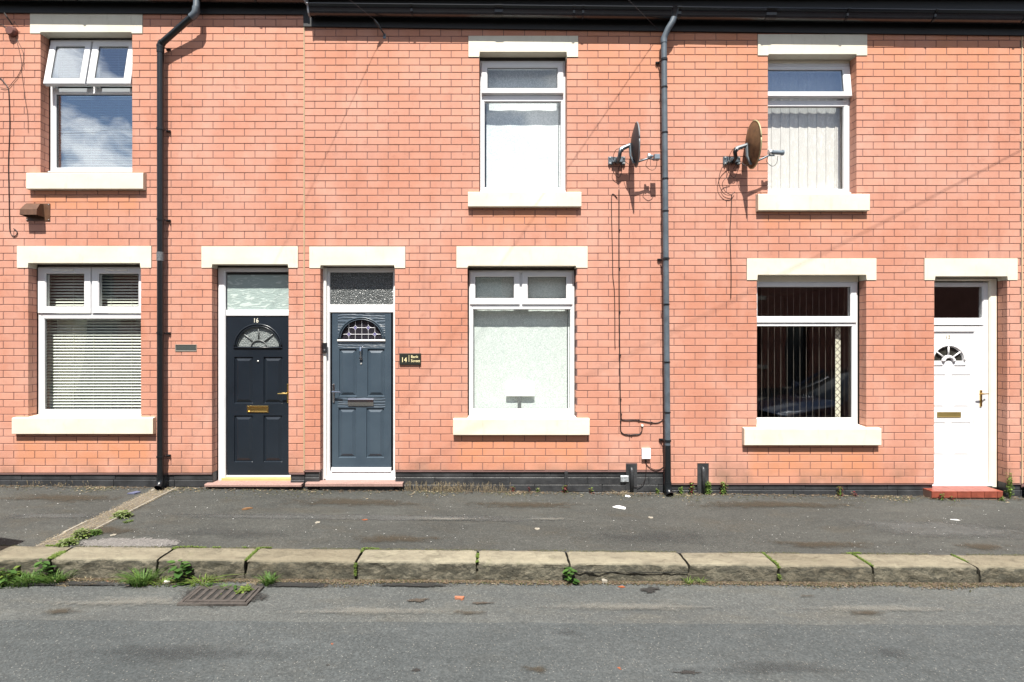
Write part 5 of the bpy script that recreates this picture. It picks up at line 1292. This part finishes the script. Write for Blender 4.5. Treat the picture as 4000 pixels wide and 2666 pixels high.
# moss and small weeds along the kerb joints
jj = joints
def joint_moss(ji, n, top=True, face=True, seed=0, lab='', dense=1.0, wd=.012):
    x = jj[ji]; pts = [(x, KB+.005, ktop(x,0)-.004), (x, (KB+KF)/2, ktop(x,0)-.006), (x, KF+.01, ktop(x,0)-.008)]
    if face: pts += [(x, KF-.008, ktop(x,0)-.04), (x, KF-.012, ktop(x,0)-.12)]
    moss_strip('moss', lab, pts, wd, .008, MOSS, n, seed)
joint_moss(2, 1500, True, False, 2, 'clumps of green weed in the leftmost kerb joint', wd=.03)
joint_moss(3, 700, True, False, 3, 'grassy moss in the kerb joint behind the broad-leaved weed', wd=.018)
joint_moss(4, 560, True, False, 4, 'grassy moss in the kerb joint right of the grate', wd=.014)
joint_moss(5, 620, True, True, 5, 'bright moss filling the kerb joint below the slate-blue door')
joint_moss(6, 520, True, False, 6, 'bright moss in the upright kerb joint under the net-curtained window')
joint_moss(9, 480, True, True, 9, 'bright moss in the kerb joint under the right pavement')
joint_moss(10, 420, True, False, 10, 'yellow-green moss along the slanting kerb joint')
joint_moss(11, 460, True, False, 11, 'thin line of moss in the rightmost kerb joint')
# strips at the back of the kerb
for (a, c, n, s_, lab) in ((180, 250, 250, 21, 'moss line behind the kerb below the drain channel'), (690, 860, 420, 22, 'grass line behind the kerb left of the grate joint'), (950, 1060, 380, 23, 'grass line at the back of the kerb near the long stone'), (1420, 1480, 160, 24, 'sparse grass behind the kerb below the slate-blue door'), (3310, 3360, 260, 25, 'patch of moss behind the kerb right of centre')):
    moss_strip('moss', lab, [kpt(a, KB, -.002), kpt(c, KB, -.002)], .012, .010, MOSS, n, s_)
# tufts
def T(px, py, n, h, sp, lab, mat=GRASS, seed=0, lean=.8, surf='road', elong=1.0, wd=.0035, name='grass_tuft'):
    p = rpt(px, py) if surf == 'road' else ppt(px, py); return tuft(name, lab, p, n, h, sp, mat, seed=seed, lean=lean, elong=elong, wd=wd)
T(552, 2284, 260, .18, .15, 'large bright grass tuft at the kerb foot left of the drain grate', seed=1, elong=1.3)
T(1050, 2284, 120, .14, .10, 'upright grass tuft at the kerb foot right of the drain grate', seed=2)
T(120, 2277, 200, .15, .22, 'spreading grass clump against the kerb at the left', seed=3, elong=1.5)
T(215, 2277, 150, .15, .14, 'taller grass clump against the kerb at the left', seed=4, elong=1.3)
T(2690, 2284, 40, .09, .05, 'wispy grass at the foot of the cracked kerb stone', MOSS, seed=5)
T(2737, 2282, 40, .075, .05, 'tiny grass sprig right of the wispy one by the kerb', MOSS, seed=6)
T(790, 2282, 90, .14, .14, 'thin trailing grass just left of the drain grate', MOSS, seed=7, lean=1.3, elong=1.6)
T(880, 2303, 90, .06, .07, 'low green tuft growing on the back of the grate', seed=8)
T(3860, 2262, 30, .055, .03, 'few grass blades in the rightmost kerb joint face', seed=9)
T(500, 2040, 0+90, .03, .10, 'low grass on the drain channel', MOSS, seed=10, surf='pave')
leafy('broad_leaved_weed', 'broad-leaved green weed standing against the kerb left of the grate', rpt(697, 2280), 30, .17, .10, .062, [LEAFG], seed=1)
leafy('broad_leaved_weed', 'small bright weed at the foot of the kerb joint in the middle', rpt(2228, 2281), 26, .12, .06, .046, [LEAFG], seed=2)
leafy('broad_leaved_weed', 'leafy weed against the kerb at the left edge', rpt(16, 2280), 50, .11, .15, .06, [LEAFG, MOSS], seed=3)
leafy('broad_leaved_weed', 'tall nettle-like weed in front of the left kerb joint', rpt(165, 2274), 34, .17, .09, .046, [LEAFG], seed=4)
leafy('creeping_weed', 'small weed creeping over the right of the grate', rpt(950, 2318), 60, .035, .12, .026, [MOSS], seed=5)
leafy('creeping_weed', 'small round-leaved weed growing between the grate bars', rpt(922, 2308), 10, .03, .03, .03, [LEAFG], seed=6)
leafy('creeping_weed', 'sprig of weed at the left back corner of the grate', rpt(820, 2296), 14, .04, .05, .024, [LEAFG], seed=7)
leafy('creeping_weed', 'small weed on the front bars of the grate', rpt(855, 2330), 16, .012, .05, .018, [MOSS], seed=17)
leafy('pale_weed', 'pale seeding weed clump on the drain channel near the kerb', ppt(318, 2100), 360, .065, .15, .020, [PALEW, MOSS], seed=8, flat=.8)
leafy('pale_weed', 'green weed mat across the middle of the drain channel', ppt(478, 2022), 380, .055, .19, .020, [PALEW, MOSS], seed=9, flat=.6)
leafy('pale_weed', 'bright weed on the right edge of the drain channel', ppt(372, 2088), 130, .035, .10, .022, [GRASS], seed=10, flat=.7)
leafy('pale_weed', 'straggling weed below the drain channel at the kerb', ppt(262, 2130), 260, .045, .15, .022, [MOSS, PALEW], seed=11, flat=.9)
# plants along the wall foot
def wallpt(px, y=-.02): X = wx(px, y); return Vector((X, y, z_pave(X, y)))
leafy('sedum', 'bushy green sedum beside the tall notch right of the grey downpipe', wallpt(2766), 90, .15, .07, .022, [SEDUM], seed=21, flat=.6)
leafy('sedum', 'rounded green sedum with red foot, second right of the tall notch', wallpt(2828), 84, .14, .085, .022, [SEDUM, SEDRED], seed=22, flat=.6)
leafy('sedum', 'reddish sedum just left of the tall notch', wallpt(2703), 60, .14, .05, .020, [SEDRED, SEDUM], seed=23, flat=.6)
leafy('sedum', 'small green sedum just right of the grey downpipe', wallpt(2660), 40, .08, .04, .02, [SEDUM], seed=24, flat=.6)
leafy('sedum', 'sedum under the lower right window', wallpt(3282), 64, .105, .06, .02, [SEDUM, SEDRED], seed=25, flat=.6)
leafy('sedum', 'low faded sedum right of the one under the right window', wallpt(3335), 30, .05, .05, .02, [SEDRED, STRAW], seed=26, flat=.6)
leafy('sedum', 'red sedum at the foot of the slim black conduit', wallpt(2207), 48, .085, .05, .02, [SEDRED, SEDUM], seed=27, flat=.6)
leafy('sedum', 'small green sedum left of the battered metal cover', wallpt(2310), 34, .06, .045, .022, [SEDUM, SEDRED], seed=28, flat=.6)
leafy('sedum', 'small red sedum below the left end of the middle lower sill', wallpt(2005), 34, .06, .04, .018, [SEDRED, SEDUM], seed=29, flat=.6)
leafy('sedum', 'tiny upright dark red sprig under the middle lower sill', wallpt(2068), 18, .065, .018, .016, [SEDRED], seed=30, flat=.6)
leafy('sedum', 'small mixed green sedum under the middle lower sill', wallpt(2100), 30, .05, .045, .02, [SEDUM, STRAW], seed=31, flat=.6)
leafy('sedum', 'sedum on the left of the red tiled doorstep', wallpt(3680, -.12), 34, .07, .05, .02, [SEDUM, SEDRED], seed=32, flat=.5)
leafy('sedum', 'tiny sedum sprig on the red tiled doorstep front', wallpt(3722, -.12), 20, .05, .03, .018, [SEDRED, SEDUM], seed=33, flat=.5)
leafy('climbing_weed', 'tall straggly weed right of the red tiled doorstep', wallpt(3945, -.05), 110, .30, .08, .02, [MOSS, SEDUM], seed=34, flat=.6)
leafy('sedum', 'low weed at the right end of the red tiled doorstep', wallpt(3915, -.12), 34, .06, .06, .02, [SEDUM, SEDRED], seed=35, flat=.5)
leafy('sedum', 'small sprig left of the grey downpipe foot', wallpt(2570), 22, .05, .03, .022, [MOSS], seed=36, flat=.6)
tuft('dry_grass', 'spray of dry grass by the black notch left of the grey downpipe', wallpt(2420, -.06), 40, .11, .14, STRAW, 'dry grass', 41, 1.3, .002, 1.5)
T(60, 2280, 180, .11, .25, 'dense low grass along the kerb at the far left', seed=61, elong=1.8)
T(300, 2280, 70, .05, .20, 'sparse dry grass against the kerb between the left weeds and the big tuft', STRAW, seed=62, elong=2.2)
T(640, 2285, 80, .08, .14, 'thin green grass between the big tuft and the broad-leaved weed', MOSS, seed=63, elong=1.6)
T(985, 2286, 50, .04, .10, 'short dry grass at the back right corner of the grate', STRAW, seed=64, elong=1.4)
T(2630, 2284, 40, .035, .12, 'low dry grass beside the wispy kerb grass', STRAW, seed=65, elong=1.6)
T(3255, 2288, 40, .02, .12, 'flat green moss tuft under the chipped kerb stone', MOSS, seed=66, elong=1.6)
# stuff: dead stalks along the middle plinth, litter lines
def scatter(name, label, mat, n, gen, seed, sz):
    rng = random.Random(seed); b = B()
    for k in range(n):
        p = gen(rng)
        if p is None: continue
        a = rng.uniform(0, PI); L_ = sz*rng.uniform(.4, 1.8); W_ = sz*rng.uniform(.15, .5); d = Vector((math.cos(a), math.sin(a), rng.uniform(-.2,.2))); s_ = Vector((-math.sin(a), math.cos(a), rng.uniform(-.2,.2)))
        h = sz*rng.uniform(.1, .35)
        p = p+Vector((0,0,sz*.15)); b.add([p-d*L_*.5, p+s_*W_*.5, p+d*L_*.5, p-s_*W_*.5, p+Vector((0,0,h))], [(0,1,4),(1,2,4),(2,3,4),(3,0,4)])
    return tag(b.build(name, mat, None), label, None, None, 'stuff')
def stalks(rng):
    pass
rng = random.Random(5); b = B()
for k in range(420):
    px = rng.choice([rng.uniform(1560, 2010), rng.uniform(1580, 1800), rng.uniform(1700, 1990), rng.uniform(60, 360)]); 
    if px < 400 and rng.random() < .6: continue
    y = rng.uniform(-.05, .01); X = wx(px, y); z = z_pave(X, y); h = rng.uniform(.02, .10)*(1.2 if px > 400 else .8); dx = rng.uniform(-.02, .02)
    b.tube([(X, y, z-.002), (X+dx*.4, y-.004, z+h*.6), (X+dx, y-.006, z+h)], .0011, 3)
    for q in range(5):
        c = Vector((X+dx*rng.uniform(.5,1), y-.005, z+h*rng.uniform(.6, 1.02))); b.add([c, c+Vector((rng.uniform(-.008,.008), -.002, .005)), c+Vector((rng.uniform(-.006,.006), -.003, -.003))], [(0,1,2)])
tag(b.build('dead_stalks', STRAW), 'brown dead stalks standing along the foot of the black plinth', None, None, 'stuff')
def g_wall(rng):
    X = rng.uniform(-6, 6.3); y = -abs(rng.gauss(0, .05))-.0
    if noise.noise(Vector((X*1.5, 1, 0))) < rng.uniform(-.6, .5): return None
    return Vector((X, y, z_pave(X, y)+.004))
def g_wall2(rng):
    X = rng.uniform(-6, 6.3); y = -abs(rng.gauss(0, .11))
    if noise.noise(Vector((X*2.1, 5, 0))) < rng.uniform(-.2, .5): return None
    return Vector((X, y, z_pave(X, y)+.004))
def g_kerb(rng):
    X = rng.uniform(-4.4, 5); y = KF-.012-abs(rng.gauss(0, .022))*(1+max(0, noise.noise(Vector((X*1.3, 3, 0))))*2.2)
    return Vector((X, y, z_road(X, y)+.006))
def g_pave(rng): X = rng.uniform(-5.5, 6); y = rng.uniform(KB, -.05); return Vector((X, y, z_pave(X, y)+.0065))
def g_road(rng): X = rng.uniform(-3.5, 5); y = rng.uniform(-2.95, KF-.03); return Vector((X, y, z_road(X, y)+.012))
scatter('debris', 'brown litter and straw lying along the foot of the wall', LITTER, 3600, g_wall, 1, .026)
scatter('debris', 'scattered straw along the foot of the wall', STRAW, 1200, g_wall2, 11, .024)
scatter('debris', 'dark soil and moss crumbs along the foot of the wall', DMOSS, 6500, g_wall2, 2, .018)
scatter('debris', 'brown leaf litter gathered along the foot of the kerb', LITTER, 7500, g_kerb, 3, .022)
scatter('debris', 'pale bits and straw along the foot of the kerb', STRAW, 1500, g_kerb, 4, .014)
scatter('debris', 'dark grit along the foot of the kerb', DMOSS, 4500, g_kerb, 6, .018)
scatter('debris', 'fine pale specks on the pavement', PAPER, 420, g_pave, 7, .008)
scatter('debris', 'fine pale grit on the road', CONC, 900, g_road, 8, .005)
def g_joint(rng):
    X = rng.uniform(-5.5, 6); y = KB+rng.gauss(0, .008)
    if noise.noise(Vector((X*2, 8, 0))) < -.1: return None
    return Vector((X, y, z_kerb(X)+.006))
scatter('debris', 'soil line in the joint between pavement and kerb', DMOSS, 4000, g_joint, 9, .012)
def g_chan(rng): y = rng.uniform(KB, -.03); X = rng.uniform(CX0-.02, CX1+.02); return Vector((X, y, z_pave(X, y)+.009))
scatter('debris', 'grit and straw lying in the drain channel', STRAW, 1200, g_chan, 10, .012)
# individual litter
def flake(name, label, p, pts, mat, cat, h=.003):
    b = B(); n = len(pts); top = [(p.x+x, p.y+y, p.z+.004+h+.003*math.sin(i*2.1)) for i, (x, y) in enumerate(pts)]; bot = [(a, c, p.z+.002) for a, c, _ in top]
    b.add(top+bot, [tuple(range(n)), tuple(reversed(range(n, 2*n)))]+[(i, (i+1)%n, (i+1)%n+n, i+n) for i in range(n)]); return tag(b.build(name, mat, None, loc=p), label, cat)
flake('paper_scrap', 'white torn paper scrap on the pavement below the grey downpipe', ppt(2418, 1984), [(-.066,.01),(-.03,-.02),(.02,-.05),(.05,-.06),(.066,-.02),(.045,.03),(.01,.05),(-.02,.035)], PAPER, 'litter')
flake('paper_scrap', 'small white paper shred on the pavement in front of the white door', ppt(3731, 2033), [(-.04,.012),(0,-.01),(.04,-.012),(.02,.008)], PAPER, 'litter')
flake('paper_scrap', 'pale scrap on the pavement below the notch left of the grey downpipe', ppt(2452, 1941), [(-.03,0),(0,-.03),(.03,-.01),(.02,.03),(-.02,.03)], PAPER, 'litter')
flake('slate_fragment', 'blue-grey slate fragment on the pavement beside the black downpipe', ppt(524, 1928), [(-.055,-.03),(.03,-.04),(.055,.03),(-.01,.05)], simple('blue_slate', (.10,.11,.18), .5), 'slate', .008)
flake('dead_leaf', 'curled brown leaf on the pavement below the black door', ppt(964, 1992), [(-.04,-.02),(0,-.01),(.045,.03),(.02,.03),(-.02,.01)], simple('tan_leaf', (.17,.09,.04), .7), 'leaf', .012)
flake('brick_chip', 'orange brick chip lying on the road', rpt(1795, 2340), [(-.036,.012),(-.034,-.012),(.01,-.014),(.012,-.03),(.03,-.02),(.036,.014)], ORANGE, 'brick chip', .012)
flake('dead_leaf', 'small red leaf on the pavement left of centre', ppt(1425, 2033), [(-.03,.0),(0,-.012),(.03,.004),(.01,.015)], REDL, 'leaf')
flake('dead_leaf', 'red leaf on the road near the dark stain', rpt(2428, 2296), [(-.028,.004),(0,-.012),(.03,0),(.01,.016)], REDL, 'leaf')
flake('dead_leaf', 'small red leaf on the road at the bottom', rpt(2420, 2616), [(-.012,.008),(0,-.012),(.016,-.006),(.004,.012)], REDL, 'leaf')
flake('dead_leaf', 'small brown leaf on the road left of the bottom stain', rpt(1298, 2521), [(-.012,.008),(0,-.008),(.014,.0),(.004,.01)], REDL, 'leaf')
flake('cigarette_end', 'cigarette end with an orange tip at the foot of the left kerb', rpt(256, 2279), [(-.022,-.004),(.02,-.002),(.02,.006),(-.022,.004)], ORANGE, 'cigarette end', .006)
flake('cigarette_end', 'short orange cigarette end between the left weeds and grass tuft', rpt(420, 2275), [(-.012,-.004),(.012,-.002),(.012,.006),(-.012,.004)], ORANGE, 'cigarette end', .006)
flake('stone', 'pale flat stone at the foot of the cracked kerb stone', rpt(2361, 2277), [(-.022,-.02),(.018,-.024),(.024,.0),(.0,.02),(-.02,.01)], CONC, 'stone', .02)
flake('stone', 'whitish stone by the weed left of the grate', rpt(652, 2278), [(-.022,-.012),(.018,-.014),(.024,.0),(.0,.012),(-.02,.01)], PAPER, 'stone', .012)
for (a, c, mt, nm, lb) in ((1240, 2043, CONC, '', 'pale flattened gum spot on the pavement below the black door'), (442, 2092, CONC, '', 'pale gum spot just above the coarse grey patch'), (2542, 2024, CONC, '', 'pale gum spot on the pavement right of the torn paper'), (2098, 2068, CONC, '', 'pale gum spot on the pavement below the net-curtained window')):
    p = ppt(a, c); flake('gum_spot', lb, p, [(.024*math.cos(q), .024*math.sin(q)*(1+.2*math.sin(3*q))) for q in [2*PI*i/12 for i in range(12)]], mt, 'gum', .0015)['group'] = 'gum spots on the pavement'

# ================================================================= across the street and parked cars
oh = empty('terraced_house', (0, -13.0, -.2), 'shaded brick terrace across the street, seen only reflected in the windows', 'house')
b = B(); hs = []
for k in range(-6, 7):
    hs += [(k*5-1.0, k*5+.4, .75, 2.3), (k*5-.9, k*5+.3, 3.4, 4.9), (k*5+1.3, k*5+2.2, -.1, 2.3)]
slab(b, -32, 32, -.3, 5.6, hs, -13.0, -13.3); b.build('wall', simple('far_brick', (.28,.12,.085), .85, var=.2, vs_=3), oh)
b = B(); b.extr_x([(-12.8, 5.55), (-17.5, 8.4), (-22, 5.55)], -32, 32); b.build('roof', simple('far_slate', (.06,.06,.07), .7), oh)
b = B()
for (a, c, d, e2) in hs: b.box(a, c, -13.22, -13.2, d, e2)
b.build('window_panes', simple('far_glass', (.03,.035,.04), .08), oh)
b = B()
for (a, c, d, e2) in hs: b.box(a-.15, c+.15, -13.02, -12.96, e2, e2+.22); b.box(a-.15, c+.15, -13.02, -12.9, d-.15, d)
b.build('lintels', CREAM, oh)
fp = grid_sheet('far_pavement', -30, 30, -13.0, -9.2, 4, 2, lambda x, y: -.10-.005*x, PAVEM); tag(fp, kind='structure')
def car(label, loc, rz, paint, H=1.5, Lc=4.1):
    """hatchback; nose towards +x in its own axes"""
    e = empty('parked_car', loc, label, 'car'); W2 = .86
    # stations along the length: x, floor z, belt z, half width
    body = [(-2.05,.38,.80,.60),(-2.0,.28,.92,.74),(-1.85,.22,.98,.82),(-1.4,.2,.98,.86),(-.6,.2,.96,.87),(.3,.2,.94,.87),(1.0,.2,.90,.86),(1.5,.22,.80,.83),(1.85,.26,.70,.76),(2.02,.34,.60,.62)]
    def sec(x, z0, z1, w_): return [Vector((x, s_*u, v)) for s_, seq in ((1, ((0, z0), (w_*.8, z0), (w_*.97, z0+.12), (w_, z0+.32), (w_*.985, z1-.12), (w_*.93, z1-.03), (w_*.8, z1), (0, z1+.02))),) for u, v in seq]
    def loft(secs):
        b = B(); n = len(secs[0]); vs = []; 
        for s_ in secs: vs += s_+[Vector((p.x, -p.y, p.z)) for p in reversed(s_[1:-1])]
        m_ = 2*n-2; fs = [(i*m_+k, i*m_+(k+1)%m_, (i+1)*m_+(k+1)%m_, (i+1)*m_+k) for i in range(len(secs)-1) for k in range(m_)]
        fs += [tuple(range(m_)), tuple(reversed(range((len(secs)-1)*m_, len(secs)*m_)))]; b.add(vs, fs); return b
    def put(b, name, mat, parent=e, sm=True):
        me = bpy.data.meshes.new(name); me.from_pydata([tuple(v) for v in b.v], [], b.f); me.update()
        bm = bmesh.new(); bm.from_mesh(me); bmesh.ops.recalc_face_normals(bm, faces=bm.faces); bm.to_mesh(me); bm.free()
        me.materials.append(mat); o = bpy.data.objects.new(name, me); COL.objects.link(o); o.parent = parent
        if sm: autosmooth(o, 38)
        return o
    bd = put(loft([sec(*s_) for s_ in body]), 'body', paint)
    hb = H-.98
    cab = [(-1.93,.92,.02,.70),(-1.70,.95,.35*hb/.5,.72),(-1.45,.95,hb*.94,.70),(-.8,.95,hb,.70),(.0,.94,hb*.98,.70),(.45,.92,hb*.80,.70),(1.02,.88,.03,.72)]
    def csec(x, z0, h_, w_): return [Vector((x, u, v)) for u, v in ((0, z0-.03), (w_+.06, z0-.03), (w_+.02, z0+h_*.45), (w_-.06, z0+h_*.86), (w_-.16, z0+h_), (0, z0+h_+.015))]
    put(loft([csec(*s_) for s_ in cab]), 'greenhouse', CARGLASS)
    rs = [(-1.95,.95,hb*.86+.012,.66),(-1.62,.95,hb*.93+.012,.71),(-1.45,.95,hb*.95+.012,.705),(-.8,.95,hb+.012,.70),(.0,.94,hb*.98+.012,.70),(.3,.93,hb*.88+.012,.70)]  # tail end lengthened to shape the unseen left car's shadow on the pavement
    def rsec(x, z0, h_, w_): return [Vector((x, u, v)) for u, v in ((0, z0+h_-.04), (w_-.07, z0+h_*.84), (w_-.045, z0+h_*.88), (w_-.15, z0+h_+.005), (0, z0+h_+.02))]
    put(loft([rsec(*s_) for s_ in rs]), 'roof', paint)
    for s_ in (-1, 1):
        for (xa, za, xb, zb_) in ((-.55,.95,-.62,.95+hb*.97), (1.0,.9,.38,.93+hb*.86), (-1.75,.95,-1.5,.95+hb*.92)):
            put(B().tube([(xa, s_*.775, za), ((xa+xb)/2, s_*.735, (za+zb_)/2+.01), (xb, s_*.655, zb_)], .03, 6), 'pillar', paint)
    for xw in (-1.28, 1.22):
        for s_ in (-1, 1):
            w_ = put(B().tube([(xw, s_*.68, .31), (xw, s_*.885, .31)], .315, 28), 'wheel', RUBBER)
            put(B().tube([(xw, s_*.86, .31), (xw, s_*.892, .31)], .205, 20), 'rim', SATIN, w_)
            put(B().tube([(xw, s_*.80, .34), (xw, s_*.878, .34)], .37, 28), 'wheel_arch', BLACKP)
    for s_ in (-1, 1):
        put(B().tube([(1.62, s_*.70, .68), (1.84, s_*.62, .64), (1.93, s_*.48, .60)], [.05,.09,.07], 12), 'headlight', LENS)
        put(B().tube([(-1.93, s_*.62, .98), (-1.90, s_*.74, .86), (-1.86, s_*.79, .72)], [.05,.085,.06], 10), 'tail_light', REDLENS)
        put(B().tube([(.72, s_*.84, .98), (.74, s_*.98, 1.02), (.70, s_*1.02, 1.02)], [.03,.085,.07], 10), 'wing_mirror', paint)
        put(B().box(-.35, -.15, s_*.872-.008, s_*.872+.008, .80, .83), 'door_handle', CHROME, bd, False)
    put(B().box(1.95, 2.06, -.26, .26, .40, .51, 0), 'number_plate', PAPER, e, False); put(B().box(-2.09, -2.03, -.26, .26, .55, .66, 0), 'number_plate', GOLDT, e, False)
    e.rotation_euler = (0, 0, rz); return e
CARGLASS = simple('car_glass', (.015,.018,.02), .04); RUBBER = simple('tyre_rubber', (.02,.02,.02), .8); LENS = M('clear_lens', (.75,.8,.85), .06, .6).m; REDLENS = M('red_lens', (.45,.02,.02), .1).m
NAVY = M('navy_car_paint', (.012,.02,.05), .2, .4, coat=1.0).m; SILVER = M('silver_grey_car_paint', (.25,.27,.29), .3, .7, coat=1.0).m
car('silver-grey hatchback parked at the kerb beyond the left edge, seen only by its shadow', (-6.06, -2.77, z_road(-6, -2.8)), PI, SILVER, 1.74)
car('dark blue hatchback parked beyond the right edge, reflected in the lower right window', (6.9, -3.1, z_road(6.9, -3)), PI, NAVY, 1.46)
print('objects', len(bpy.data.objects))
